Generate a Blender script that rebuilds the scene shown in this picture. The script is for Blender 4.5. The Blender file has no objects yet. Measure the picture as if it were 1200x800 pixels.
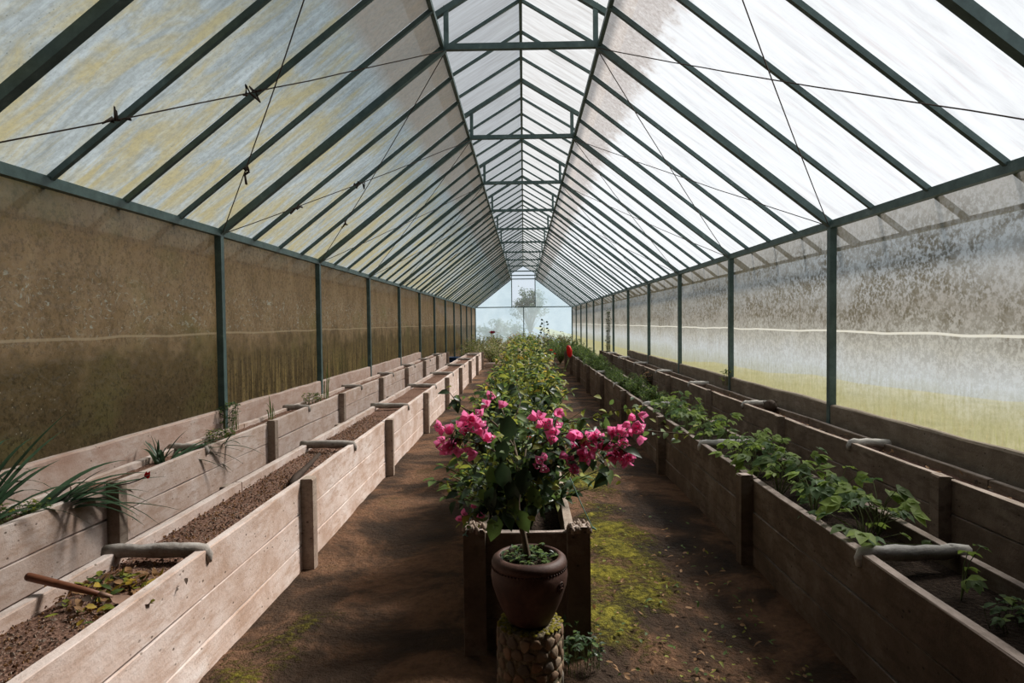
import bpy, math, random
from mathutils import Vector, Matrix, noise
R = random.Random(7)
sc = bpy.context.scene
COL = sc.collection

# ------------------------------------------------------------------ camera
CAMZ = 1.5
yaw, pitch, roll, FPX = -0.0184, -0.0294, -0.0109, 760.0
fw = Vector((math.sin(yaw)*math.cos(pitch), math.cos(yaw)*math.cos(pitch), math.sin(pitch)))
rt0 = Vector((math.cos(yaw), -math.sin(yaw), 0)); up0 = rt0.cross(fw)
rt = rt0*math.cos(roll) + up0*math.sin(roll); up = up0*math.cos(roll) - rt0*math.sin(roll)
cd = bpy.data.cameras.new('camera'); cam = bpy.data.objects.new('camera', cd); COL.objects.link(cam)
cd.sensor_width = 36; cd.lens = FPX/1200*36; cd.clip_start = 0.05; cd.clip_end = 500
cam.matrix_world = Matrix(((rt.x, up.x, -fw.x, 0), (rt.y, up.y, -fw.y, 0), (rt.z, up.z, -fw.z, CAMZ), (0, 0, 0, 1)))
sc.camera = cam
def at(x, y, Y):
    d = fw + rt*((x-600)/FPX) - up*((y-400)/FPX)
    return Vector((0, 0, CAMZ)) + d*(Y/d.y)

# ------------------------------------------------------------------ world, sun, exposure
w = bpy.data.worlds.new('sky'); sc.world = w; w.use_nodes = True
bg = w.node_tree.nodes['Background']; bg.inputs[0].default_value = (0.80, 0.90, 1.0, 1); bg.inputs[1].default_value = 1.0
sl = bpy.data.lights.new('sun', 'SUN'); sl.energy = 17.0; sl.angle = math.radians(13); sl.color = (1.0, 0.94, 0.86)
sun = bpy.data.objects.new('sun', sl); COL.objects.link(sun)
SUNV = Vector((0.62, 0.42, 0.76)).normalized()
sun.rotation_euler = SUNV.to_track_quat('Z', 'Y').to_euler(); sun.location = (20, 10, 30)
sc.view_settings.view_transform = 'Standard'; sc.view_settings.look = 'None'
sc.view_settings.exposure = -0.24; sc.view_settings.gamma = 1.0; sc.view_settings.use_curve_mapping = False
sc.cycles.max_bounces = 7; sc.cycles.diffuse_bounces = 4; sc.cycles.transmission_bounces = 6
sc.cycles.transparent_max_bounces = 12; sc.cycles.sample_clamp_indirect = 6.0

# ------------------------------------------------------------------ helpers
def put(name, me, parent=None, loc=(0, 0, 0), rot=None, kind=None):
    o = bpy.data.objects.new(name, me); COL.objects.link(o); o.location = loc
    if rot is not None: o.rotation_euler = rot
    if parent is not None: o.parent = parent
    if kind: o['kind'] = kind
    return o
def thing(name, label, cat, loc=(0, 0, 0), group=None, rz=0.0):
    o = put(name, None, None, loc, (0, 0, rz)); o['label'] = label; o['category'] = cat
    o.empty_display_size = 0.1
    if group: o['group'] = group
    return o
def struct(name, label, cat):
    o = put(name, None); o['kind'] = 'structure'; o['label'] = label; o['category'] = cat; return o
def copy_tree(o, loc, rz=0.0, scale=1.0, label=None):
    c = o.copy(); COL.objects.link(c); c.location = loc; c.rotation_euler = (0, 0, rz); c.scale = (scale,)*3
    if label: c['label'] = label
    for ch in o.children:
        k = ch.copy(); COL.objects.link(k); k.parent = c
        for g in ch.children:
            kk = g.copy(); COL.objects.link(kk); kk.parent = k
    return c
class MB:
    def __init__(s): s.v = []; s.f = []; s.m = []; s.sm = []
    def add(s, vs, fs, mat=0, smooth=False):
        b = len(s.v); s.v += [tuple(v) for v in vs]
        for f in fs: s.f.append(tuple(i+b for i in f)); s.m.append(mat); s.sm.append(smooth)
    def box(s, c, size, rot=None, mat=0):
        x, y, z = size[0]/2, size[1]/2, size[2]/2
        vs = [Vector(p) for p in ((-x,-y,-z),(x,-y,-z),(x,y,-z),(-x,y,-z),(-x,-y,z),(x,-y,z),(x,y,z),(-x,y,z))]
        if rot is not None: vs = [rot @ v for v in vs]
        c = Vector(c); s.add([v+c for v in vs], [(0,3,2,1),(4,5,6,7),(0,1,5,4),(1,2,6,5),(2,3,7,6),(3,0,4,7)], mat)
    def bar(s, a, b, wid, hei, upv=(0, 0, 1), mat=0):
        a = Vector(a); b = Vector(b); d = (b-a).normalized(); x = d.cross(Vector(upv)).normalized(); z = x.cross(d)
        vs = []
        for p in (a, b):
            for i, j in ((-1,-1),(1,-1),(1,1),(-1,1)): vs.append(p + x*(i*wid/2) + z*(j*hei/2))
        s.add(vs, [(0,1,2,3),(7,6,5,4),(0,4,5,1),(1,5,6,2),(2,6,7,3),(3,7,4,0)], mat)
    def tube(s, pts, rad, n=6, mat=0, cap=True, jit=0.0, rnd=R):
        pts = [Vector(p) for p in pts]; k = len(pts)
        if not hasattr(rad, '__len__'): rad = [rad]*k
        vs = []; ref = None
        for i, p in enumerate(pts):
            t = (pts[min(i+1, k-1)] - pts[max(i-1, 0)])
            t = t.normalized() if t.length > 1e-9 else Vector((0, 0, 1))
            if ref is None: ref = t.orthogonal().normalized()
            u = (ref - t*ref.dot(t)); u = u.normalized() if u.length > 1e-6 else t.orthogonal().normalized()
            ref = u; v = t.cross(u)
            for j in range(n):
                a = 2*math.pi*j/n; r = rad[i]*(1 + (rnd.uniform(-jit, jit) if jit else 0))
                vs.append(p + u*(math.cos(a)*r) + v*(math.sin(a)*r))
        fs = [(i*n+j, i*n+(j+1) % n, (i+1)*n+(j+1) % n, (i+1)*n+j) for i in range(k-1) for j in range(n)]
        if cap: fs += [tuple(range(n-1, -1, -1)), tuple((k-1)*n+j for j in range(n))]
        s.add(vs, fs, mat, True)
    def lathe(s, prof, n=32, mat=0, c=(0, 0, 0)):
        c = Vector(c); vs = []
        for r, z in prof:
            for j in range(n):
                a = 2*math.pi*j/n; vs.append(c + Vector((r*math.cos(a), r*math.sin(a), z)))
        fs = [(i*n+j, i*n+(j+1) % n, (i+1)*n+(j+1) % n, (i+1)*n+j) for i in range(len(prof)-1) for j in range(n)]
        s.add(vs, fs, mat, True)
    def leaf(s, base, d, nrm, L, W, mat=0, curl=0.25, fold=0.18):
        d = d.normalized(); x = d.cross(nrm)
        if x.length < 1e-5: x = d.orthogonal()
        x.normalize(); n = x.cross(d)
        def P(t, side, off=0.0): return base + d*(L*t) - n*(curl*L*t*t) + x*side + n*off
        f = fold*W
        vs = [P(0,0), P(.28,-W*.42,f), P(.28,0), P(.28,W*.42,f), P(.62,-W*.40,f), P(.62,0), P(.62,W*.40,f), P(1,0)]
        s.add(vs, [(0,2,1),(0,3,2),(1,2,5,4),(2,3,6,5),(4,5,7),(5,6,7)], mat, True)
    def build(s, name, mats, parent=None, loc=(0, 0, 0), kind=None, rot=None):
        return put(name, s.mesh(name, mats), parent, loc, rot, kind)
    def mesh(s, name, mats):
        me = bpy.data.meshes.new(name); me.from_pydata(s.v, [], s.f)
        if not isinstance(mats, (list, tuple)): mats = [mats]
        for m in mats: me.materials.append(m)
        me.polygons.foreach_set('material_index', s.m); me.polygons.foreach_set('use_smooth', s.sm); me.update()
        return me

# ------------------------------------------------------------------ materials
class NT:
    def __init__(s, name):
        s.m = bpy.data.materials.new(name); s.m.use_nodes = True; s.t = s.m.node_tree; s.t.nodes.clear()
        s.out = s.n('ShaderNodeOutputMaterial')
    def n(s, typ, **kw):
        o = s.t.nodes.new(typ)
        for k, v in kw.items(): setattr(o, k, v)
        return o
    def l(s, a, b): s.t.links.new(a, b)
    def setin(s, node, i, v):
        if hasattr(v, 'node'): s.l(v, node.inputs[i])
        elif isinstance(v, (tuple, list)) and len(v) == 3 and len(node.inputs[i].default_value) == 4: node.inputs[i].default_value = (*v, 1)
        else: node.inputs[i].default_value = v
    def pos(s, scale=(1, 1, 1), loc=(0, 0, 0), obj=False):
        g = s.n('ShaderNodeTexCoord').outputs['Object'] if obj else s.n('ShaderNodeNewGeometry').outputs['Position']
        m = s.n('ShaderNodeMapping'); s.l(g, m.inputs[0]); m.inputs['Scale'].default_value = scale; m.inputs['Location'].default_value = loc
        return m.outputs[0]
    def noise(s, vec, scale=5, detail=4, rough=.55, dist=0.0):
        o = s.n('ShaderNodeTexNoise'); s.l(vec, o.inputs['Vector']); o.inputs['Scale'].default_value = scale
        o.inputs['Detail'].default_value = detail; o.inputs['Roughness'].default_value = rough; o.inputs['Distortion'].default_value = dist
        return o.outputs[0]
    def vor(s, vec, scale=5, feat='F1', out=0):
        o = s.n('ShaderNodeTexVoronoi', feature=feat); s.l(vec, o.inputs['Vector']); o.inputs['Scale'].default_value = scale
        return o.outputs[out]
    def ramp(s, fac, stops):
        o = s.n('ShaderNodeValToRGB'); s.l(fac, o.inputs[0]); e = o.color_ramp.elements
        while len(e) < len(stops): e.new(0.5)
        for k, (p, c) in enumerate(stops):
            e[k].position = p; c = (c, c, c) if not hasattr(c, '__len__') else c; e[k].color = (*c, 1)
        return o.outputs[0]
    def mix(s, fac, a, b, mode='MIX'):
        o = s.n('ShaderNodeMix', data_type='RGBA', blend_type=mode); s.setin(o, 0, fac); s.setin(o, 6, a); s.setin(o, 7, b); return o.outputs[2]
    def math(s, op, a, b=0.0, clamp=False):
        o = s.n('ShaderNodeMath', operation=op, use_clamp=clamp); s.setin(o, 0, a); s.setin(o, 1, b); return o.outputs[0]
    def band(s, v, a, b, c, d):   # 0 below a, 1 from b to c, 0 above d
        u = s.n('ShaderNodeMapRange'); s.l(v, u.inputs[0]); u.inputs[1].default_value = a; u.inputs[2].default_value = b
        t = s.n('ShaderNodeMapRange'); s.l(v, t.inputs[0]); t.inputs[1].default_value = c; t.inputs[2].default_value = d; t.inputs[3].default_value = 1; t.inputs[4].default_value = 0
        return s.math('MULTIPLY', u.outputs[0], t.outputs[0])
    def xyz(s):
        g = s.n('ShaderNodeNewGeometry'); x = s.n('ShaderNodeSeparateXYZ'); s.l(g.outputs['Position'], x.inputs[0]); return x.outputs
    def bump(s, h, strength=.3, dist=.01):
        o = s.n('ShaderNodeBump'); s.l(h, o.inputs['Height']); o.inputs['Strength'].default_value = strength; o.inputs['Distance'].default_value = dist; return o.outputs[0]
    def pbsdf(s, col, rough=.8, nrm=None, spec=.3, metal=0.0):
        p = s.n('ShaderNodeBsdfPrincipled'); s.setin(p, 'Base Color', col); s.setin(p, 'Roughness', rough)
        p.inputs['Specular IOR Level'].default_value = spec; p.inputs['Metallic'].default_value = metal
        if nrm is not None: s.l(nrm, p.inputs['Normal'])
        return p.outputs[0]
    def done(s, sh): s.l(sh, s.out.inputs[0]); return s.m
    def mixs(s, fac, a, b):
        o = s.n('ShaderNodeMixShader'); s.setin(o, 0, fac); s.l(a, o.inputs[1]); s.l(b, o.inputs[2]); return o.outputs[0]

def mat_film(name, build):
    """build(t) -> (scatter colour, share of clear transmission, colour of the clear part)"""
    t = NT(name); col, tr, tc = build(t)
    tl = t.n('ShaderNodeBsdfTranslucent'); t.setin(tl, 0, col)
    df = t.n('ShaderNodeBsdfDiffuse'); t.setin(df, 0, col)
    tp = t.n('ShaderNodeBsdfTransparent'); t.setin(tp, 0, tc)
    s = t.mixs(.25, tl.outputs[0], df.outputs[0])
    s = t.mixs(tr, s, tp.outputs[0])
    gl = t.n('ShaderNodeBsdfGlossy'); gl.inputs['Roughness'].default_value = .35; t.setin(gl, 0, (.9, .95, 1))
    bp = t.bump(t.noise(t.pos((3, 3, 3)), 4, 3), .35, .05); t.l(bp, gl.inputs['Normal'])
    return t.done(t.mixs(.035, s, gl.outputs[0]))

def roof_left(t):
    x = t.xyz(); st = t.noise(t.pos((.9, 7, .9)), 2.2, 6, .65, .4)        # streaks running down the slope
    base = t.ramp(st, [(.30, (.24, .26, .255)), (.50, (.36, .395, .40)), (.72, (.49, .535, .555))])
    yl = t.noise(t.pos((1.1, 3.4, 1.1), (3, 1, 2)), 1.5, 5, .62, .6)
    low = t.band(x[2], 2.3, 2.45, 2.7, 3.35); mid = t.band(x[2], 2.9, 3.35, 3.55, 3.75)
    ym = t.math('ADD', t.math('MULTIPLY', low, .16), t.math('MULTIPLY', mid, .10))
    yfac = t.ramp(t.math('ADD', yl, ym), [(.55, 0.0), (.74, .85)])
    c = t.mix(yfac, base, (.43, .34, .12))
    br = t.band(x[2], 3.62, 3.72, 4.2, 4.3)  # brown strip under the vent: dirt plus painted shade of its overhang
    brn = t.noise(t.pos((5, 5, 5)), 4, 5, .7)
    c = t.mix(t.math('MULTIPLY', br, t.ramp(brn, [(.2, .75), (.7, .95)])), c, (.31, .225, .155))
    sp = t.ramp(t.vor(t.pos((1, 1, 1)), 30), [(.07, 1.0), (.15, 0.0)])
    spm = t.ramp(t.noise(t.pos((1, 1, 1), (9, 0, 0)), .9, 3), [(.44, 0.0), (.58, .8)])
    fn = t.ramp(t.noise(t.pos((1, 1, 1)), 26, 5, .8), [(.42, 0.0), (.66, .42)])
    c = t.mix(fn, c, (.13, .12, .085))
    c = t.mix(t.math('MULTIPLY', sp, spm), c, (.10, .11, .09))
    return c, .12, (.80, .92, .92)
def roof_right(t):
    x = t.xyz(); st = t.noise(t.pos((.8, 6, .8)), 2.0, 6, .65, .4)
    base = t.ramp(st, [(.30, (.27, .262, .262)), (.46, (.36, .36, .363)), (.7, (.42, .43, .445))])
    pk = t.ramp(t.noise(t.pos((.7, 8, .7), (2, 5, 1)), 1.7, 6, .68, .3), [(.55, 0.0), (.72, .75)])
    c = t.mix(pk, base, (.29, .235, .22))
    e = t.math('ADD', x[2], t.math('MULTIPLY', t.noise(t.pos((2, 2, 2)), 3, 4, .7), .35))
    br = t.band(e, 3.86, 3.97, 4.6, 4.7); brn = t.noise(t.pos((6, 6, 6)), 5, 6, .75)  # top strip: dirt with the vent overhang's shade painted in
    c = t.mix(t.math('MULTIPLY', br, t.ramp(brn, [(.25, 1.0), (.7, .45)])), c, (.10, .078, .065))
    return c, t.math('SUBTRACT', .52, t.math('MULTIPLY', br, .30)), (.95, .97, 1.0)
def roof_top(t):
    st = t.noise(t.pos((.7, 6, .7)), 2.4, 6, .65, .4)
    return t.ramp(st, [(.28, (.19, .18, .175)), (.5, (.26, .26, .265)), (.72, (.32, .33, .34))]), .25, (.92, .95, .97)
def wall_l(t):
    x = t.xyz(); n1 = t.noise(t.pos((2, 2, 1.2)), 1.6, 6, .68, .3); n2 = t.noise(t.pos((7, 7, 1.6)), 3.0, 5, .7)
    fine = t.noise(t.pos((1, 1, 1)), 30, 5, .78); yf = t.band(x[1], 5.9, 6.3, 60, 70)
    c = t.ramp(n1, [(.28, (.21, .135, .068)), (.5, (.36, .24, .135)), (.72, (.50, .36, .22))])
    c = t.mix(t.ramp(n2, [(.4, 0.0), (.75, .6)]), c, (.36, .25, .14))
    c = t.mix(t.ramp(fine, [(.47, 0.0), (.62, .6)]), c, (.095, .065, .032))
    lowz = t.math('ADD', x[2], t.math('MULTIPLY', t.math('SUBTRACT', t.noise(t.pos((1.5, 1.5, 1.5)), 2.5, 6, .75), .5), 1.1))
    low = t.band(lowz, .2, .4, 1.20, 1.42)
    c = t.mix(t.math('MULTIPLY', low, .88), c, (.095, .066, .028))
    st = t.ramp(t.noise(t.pos((9, 9, .55)), 2.6, 4, .65, .5), [(.46, 0.0), (.62, 1.0)])
    c = t.mix(t.math('MULTIPLY', t.math('MULTIPLY', st, yf), t.band(x[2], .4, .6, .95, 1.35)), c, (.40, .29, .12))
    gm = t.ramp(t.noise(t.pos((1, .8, 1.4), (0, 3, 1)), 1.1, 4, .6), [(.54, 0.0), (.70, .5)])
    c = t.mix(gm, c, (.20, .185, .06))
    sp = t.ramp(t.vor(t.pos((1, 1, 1)), 24), [(.07, 1.0), (.14, 0.0)])
    c = t.mix(t.math('MULTIPLY', sp, t.ramp(t.noise(t.pos((1, 1, 1)), 1.2, 3), [(.48, 0.0), (.58, .8)])), c, (.50, .45, .33))
    sc_ = t.ramp(t.noise(t.pos((4, 1.6, 2.6), (1, 1, 6)), 5.0, 5, .8, 2.2), [(.57, 0.0), (.63, .75)])  # pale smears painted as glints of light on the crinkled film
    c = t.mix(t.math('MULTIPLY', sc_, t.band(x[2], 1.35, 1.5, 1.75, 1.95)), c, (.60, .64, .58))
    sw = t.math('MULTIPLY', t.math('SUBTRACT', t.noise(t.pos((0, .9, 0)), 1.0, 2), .5), .05)
    sm = t.band(t.math('ADD', x[2], sw), 1.425-.011, 1.425-.007, 1.425+.007, 1.425+.011)
    c = t.mix(t.math('MULTIPLY', sm, .6), c, (.62, .49, .33))
    c = t.mix(t.math('MULTIPLY', low, t.ramp(fine, [(.50, 0.0), (.62, .7)])), c, (.035, .026, .012))
    c = t.mix(t.math('MULTIPLY', low, t.ramp(t.noise(t.pos((1, 1, 1), (7, 7, 7)), 11, 5, .75, .5), [(.54, 0.0), (.66, .55)])), c, (.22, .155, .08))
    return c, .05, (.95, .90, .75)
def wall_r(t):
    x = t.xyz(); n1 = t.noise(t.pos((1, 1, 1)), 1.1, 5, .65, .3); fine = t.noise(t.pos((1, 1, 1)), 30, 5, .78); mid_ = t.noise(t.pos((1, 1, 1.3)), 9, 5, .7, .6)
    z = t.math('ADD', x[2], t.math('MULTIPLY', t.math('SUBTRACT', n1, .5), .40))
    c = t.ramp(t.math('DIVIDE', z, 2.6), [(.30, (.19, .185, .12)), (.40, (.25, .265, .28)), (.50, (.19, .175, .14)), (.60, (.115, .09, .058)), (.68, (.145, .138, .13)), (.78, (.16, .168, .178)), (.92, (.165, .15, .135))])  # height bands: dirt plus painted overhang shade, sunlit tan and sky blue
    md = t.ramp(t.noise(t.pos((1, .8, 1.5), (5, 2, 0)), 1.3, 6, .72, .5), [(.34, 0.0), (.56, 1.0)])
    mz2 = t.math('MULTIPLY', md, t.band(z, 1.25, 1.5, 2.1, 2.35))
    sp = t.ramp(t.math('ADD', t.math('MULTIPLY', fine, .7), t.math('MULTIPLY', mid_, .3)), [(.455, 0.0), (.54, 1.0)])
    yy = t.band(x[1], 6.0, 9.5, 60, 70)
    c = t.mix(t.math('MULTIPLY', t.math('MULTIPLY', yy, t.band(z, 1.55, 1.8, 2.25, 2.4)), .75), c, (.085, .070, .045))
    c = t.mix(t.math('MULTIPLY', mz2, t.math('ADD', t.math('MULTIPLY', sp, .8), .12)), c, (.022, .019, .010))
    c = t.mix(t.math('MULTIPLY', sp, t.math('MULTIPLY', t.band(z, .95, 1.2, 2.5, 2.7), .5)), c, (.075, .06, .035))
    rn = t.ramp(t.noise(t.pos((14, 14, .8)), 2.0, 4, .6), [(.52, 0.0), (.74, .55)])
    c = t.mix(t.math('MULTIPLY', rn, t.band(x[1], 5.5, 9, 60, 70)), c, (.10, .078, .042))
    lowz = t.band(x[2], .3, .5, .95, 1.15)
    mot = t.ramp(t.math('ADD', t.math('MULTIPLY', fine, .5), t.math('MULTIPLY', t.noise(t.pos((10, 10, 2.2)), 2.5, 5, .7), .5)), [(.40, 0.0), (.60, 1.0)])
    c = t.mix(t.math('MULTIPLY', lowz, t.math('MULTIPLY', mot, .7)), c, (.11, .105, .05))
    sw = t.math('MULTIPLY', t.math('SUBTRACT', t.noise(t.pos((0, .9, 0)), 1.0, 2), .5), .05)
    sm = t.band(t.math('ADD', x[2], sw), 1.385-.011, 1.385-.007, 1.385+.007, 1.385+.011)
    c = t.mix(t.math('MULTIPLY', sm, .85), c, (.36, .345, .30))
    tr = t.math('ADD', .25, t.math('MULTIPLY', t.math('MULTIPLY', mz2, sp), -.20))
    return c, tr, (.96, .97, .95)
def wall_b(t):
    n1 = t.noise(t.pos((1, 1, 1)), .8, 4, .6)
    return t.ramp(n1, [(.35, (.34, .42, .47)), (.6, (.45, .53, .58))]), .52, (.80, .90, .95)
M = {}
M['roof_left'] = mat_film('roof_sheet_stained', roof_left); M['roof_right'] = mat_film('roof_sheet_pale', roof_right)
M['roof_top'] = mat_film('ridge_sheet', roof_top); M['wall_left'] = mat_film('wall_film_brown', wall_l)
M['wall_right'] = mat_film('wall_film_mossy', wall_r); M['wall_back'] = mat_film('end_film_blue', wall_b)
def clear(t): return (.8, .85, .88), .93, (.97, .98, 1.0)
M['clear'] = mat_film('clear_pane', clear)
def seamf(t): return (.34, .325, .29), .25, (.9, .9, .85)
M['seam'] = mat_film('film_seam', seamf)

def simple(name, col, rough=.7, spec=.3, metal=0.0, nscale=12, var=.25, bump=.0):
    t = NT(name); n = t.noise(t.pos((1, 1, 1)), nscale, 5, .65)
    c2 = tuple(max(0, v*(1-var)) for v in col); c3 = tuple(min(1, v*(1+var)) for v in col)
    c = t.ramp(n, [(.3, c2), (.7, c3)])
    return t.done(t.pbsdf(c, rough, t.bump(n, bump, .01) if bump else None, spec, metal))
def metal_paint():
    t = NT('painted_steel'); n = t.noise(t.pos((1, 1, 1)), 9, 5, .7)
    c = t.ramp(n, [(.35, (.045, .080, .077)), (.62, (.08, .13, .125)), (.8, (.17, .22, .21))])
    return t.done(t.pbsdf(c, .5, None, .4))
M['steel'] = metal_paint()
M['wire'] = simple('rusty_wire', (.06, .04, .03), .7)

def concrete(name, a, b, c_, dark, sc_=1.0, top=None):
    t = NT(name); ob = t.n('ShaderNodeObjectInfo'); 
    n = t.noise(t.pos((1, 1, 1)), 3.2*sc_, 7, .68, .3); n2 = t.noise(t.pos((2, .7, 3)), 7*sc_, 5, .7); f = t.noise(t.pos((1, 1, 1)), 60, 4, .7)
    c = t.ramp(n, [(.30, a), (.5, b), (.70, c_)])
    c = t.mix(t.ramp(n2, [(.48, 0.0), (.64, .75)]), c, a)
    c = t.mix(t.math('MULTIPLY', t.ramp(ob.outputs['Random'], [(0.0, 0.0), (1.0, 1.0)]), .28), c, tuple(v*.72 for v in b))
    pit = t.ramp(t.vor(t.pos((1, 1, 1.4)), 17), [(.07, 1.0), (.16, 0.0)])
    pm = t.ramp(t.noise(t.pos((1, 1, 1), (4, 4, 4)), 3.6, 3), [(.46, 0.0), (.54, .9)])
    c = t.mix(t.math('MULTIPLY', pit, pm), c, dark)
    c = t.mix(t.ramp(f, [(.55, 0.0), (.75, .35)]), c, dark)
    gn = t.n('ShaderNodeNewGeometry'); gs = t.n('ShaderNodeSeparateXYZ'); t.l(gn.outputs['Normal'], gs.inputs[0])
    lit_top = t.math('MULTIPLY', t.ramp(gs.outputs[2], [(.80, 0.0), (.95, 1.0)]), t.ramp(n2, [(.3, .9), (.65, .25)]))  # upward faces painted lighter, as if catching light from above
    c = t.mix(lit_top, c, top or c_)
    h = t.math('ADD', t.math('MULTIPLY', f, .5), t.math('SUBTRACT', n, t.math('MULTIPLY', t.math('MULTIPLY', pit, pm), .6)))
    return t.done(t.pbsdf(c, .92, t.bump(h, .5, .012), .15))
M['conc_pink'] = concrete('pale_pink_concrete', (.40, .27, .20), (.56, .44, .38), (.68, .60, .56), (.16, .12, .09))  # same concrete as the right beds, without their painted shade
M['conc_post'] = concrete('post_concrete', (.20, .14, .11), (.30, .23, .18), (.40, .33, .27), (.07, .05, .04), 1.6)
M['conc_shaded'] = concrete('shaded_concrete', (.07, .05, .036), (.125, .090, .066), (.21, .165, .13), (.035, .026, .02), 1.0, (.55, .46, .41))  # bed concrete with the right side's shade put into its colour
M['conc_grey'] = concrete('grey_concrete', (.22, .19, .165), (.34, .30, .265), (.46, .43, .40), (.12, .10, .08), 1.6)
M['conc_pale'] = concrete('pale_concrete', (.34, .32, .30), (.50, .48, .45), (.62, .60, .57), (.14, .12, .10), 1.6)
M['kerb_left'] = concrete('kerb_pink', (.34, .22, .17), (.44, .33, .28), (.52, .44, .40), (.14, .10, .08))
M['kerb_right'] = concrete('kerb_brown', (.14, .11, .085), (.21, .17, .13), (.30, .26, .22), (.06, .05, .04))
def soil(name, a, b, c_):
    t = NT(name); v = t.vor(t.pos((1, 1, 1)), 55); n = t.noise(t.pos((1, 1, 1)), 70, 5, .7); big = t.noise(t.pos((1, 1, 1)), 2.5, 4, .6)
    c = t.ramp(n, [(.3, a), (.52, b), (.74, c_)]); c = t.mix(t.ramp(big, [(.4, 0.0), (.7, .45)]), c, a)
    h = t.math('ADD', n, t.math('MULTIPLY', v, .8))
    return t.done(t.pbsdf(c, .95, t.bump(h, .9, .02), .1))
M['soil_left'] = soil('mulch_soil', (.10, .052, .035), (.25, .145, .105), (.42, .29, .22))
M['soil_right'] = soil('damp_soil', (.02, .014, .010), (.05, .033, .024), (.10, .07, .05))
M['soil_red'] = soil('dry_red_soil', (.10, .05, .035), (.19, .11, .085), (.30, .20, .16))
def floor_mat():
    t = NT('earth_floor'); at_ = t.n('ShaderNodeAttribute', attribute_name='moss'); 
    n = t.noise(t.pos((1, 1, 1)), 1.5, 7, .66, .5); f = t.noise(t.pos((1, 1, 1)), 26, 5, .7)
    c = t.ramp(n, [(.32, (.018, .012, .008)), (.46, (.060, .036, .022)), (.58, (.20, .108, .062)), (.72, (.095, .064, .028))])
    c = t.mix(t.ramp(f, [(.45, 0.0), (.7, .55)]), c, (.06, .04, .028))
    mf = t.math('ADD', at_.outputs['Fac'], t.math('MULTIPLY', t.math('SUBTRACT', f, .5), 1.5))
    mm = t.ramp(mf, [(.38, 0.0), (.75, .95)])
    mc = t.ramp(t.noise(t.pos((1, 1, 1)), 17, 5, .7), [(.34, (.05, .048, .009)), (.52, (.17, .15, .017)), (.70, (.32, .28, .035))])
    c = t.mix(mm, c, mc)
    rg = t.ramp(n, [(.35, .75), (.6, .95)])
    return t.done(t.pbsdf(c, rg, t.bump(t.math('ADD', f, t.math('MULTIPLY', mm, .6)), 1.0, .05), .12))
M['floor'] = floor_mat()
def leafm(name, col, trans=.4, rough=.6, tcol=None):
    t = NT(name); n = t.noise(t.pos((1, 1, 1)), 14, 3, .6)
    c = t.ramp(n, [(.3, tuple(v*.65 for v in col)), (.7, tuple(min(1, v*1.3) for v in col))])
    p = t.pbsdf(c, rough, None, .25); tl = t.n('ShaderNodeBsdfTranslucent')
    t.setin(tl, 0, t.mix(.5, c, tcol or tuple(min(1, v*1.6) for v in col)))
    return t.done(t.mixs(trans, p, tl.outputs[0]))
M['lf_dark'] = leafm('leaf_dark', (.035, .060, .026), .25, .38)
M['lf_mid'] = leafm('leaf_mid', (.10, .155, .04), .40)
M['lf_yel'] = leafm('leaf_yellow_green', (.25, .27, .045), .45)
M['lf_gold'] = leafm('leaf_gold', (.45, .32, .05), .45)
M['lf_blue'] = leafm('leaf_strap', (.050, .095, .050), .25, .35)
M['lf_vine'] = leafm('leaf_vine', (.23, .32, .065), .42, .6)
M['lf_fern'] = leafm('leaf_fern', (.085, .15, .05), .35)
M['lf_dry'] = leafm('leaf_dry', (.30, .17, .08), .3, .7)
M['lf_cream'] = leafm('seed_head_cream', (.42, .38, .22), .35, .8)
M['bract'] = leafm('pink_bract', (.97, .20, .41), .48, .6, (1.0, .28, .54))
M['red'] = leafm('red_petal', (.55, .012, .015), .25, .5)
M['crimson'] = leafm('crimson_petal', (.16, .006, .025), .2, .5)
M['white'] = simple('white_petal', (.8, .78, .7), .6)
M['stem'] = simple('woody_stem', (.10, .075, .05), .85, .2)
M['stem_green'] = simple('green_stem', (.10, .12, .04), .7, .2)
M['twine'] = simple('green_twine', (.16, .30, .25), .6)
M['wood'] = simple('worn_wood', (.20, .075, .038), .5, .35, 0, 20, .35)
M['rust'] = simple('rusty_iron', (.28, .17, .12), .6, .4, .3, 25, .3)
M['stick'] = simple('dark_stick', (.05, .032, .022), .8)
M['tub'] = simple('blue_plastic', (.02, .05, .12), .5)
M['light_block'] = simple('dark_light_blocker', (.05, .045, .04), .9)  # opaque finish of the unseen light-blocking panels
def terra():
    t = NT('old_terracotta'); n = t.noise(t.pos((1, 1, 1)), 9, 6, .68, .3); f = t.noise(t.pos((1, 1, 1)), 50, 4, .7)
    c = t.ramp(n, [(.30, (.030, .014, .010)), (.5, (.058, .026, .018)), (.72, (.11, .056, .040))])
    c = t.mix(t.ramp(f, [(.55, 0.0), (.75, .4)]), c, (.08, .05, .035))
    return t.done(t.pbsdf(c, .6, t.bump(f, .25, .005), .3))
M['terra'] = terra()
def stone():
    t = NT('stump_stone'); ob = t.n('ShaderNodeObjectInfo'); n = t.noise(t.pos((1, 1, 1)), 22, 6, .7)
    a = t.ramp(ob.outputs['Random'], [(0, (.16, .125, .09)), (.35, (.26, .16, .10)), (.7, (.13, .115, .095)), (1, (.30, .22, .15))])
    c = t.mix(t.ramp(n, [(.4, 0.0), (.75, .6)]), a, (.05, .04, .028))
    return t.done(t.pbsdf(c, .9, t.bump(n, .6, .01), .15))
M['stone'] = stone()
M['mortar'] = soil('stump_mortar', (.11, .09, .055), (.22, .185, .12), (.34, .29, .20))
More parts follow.
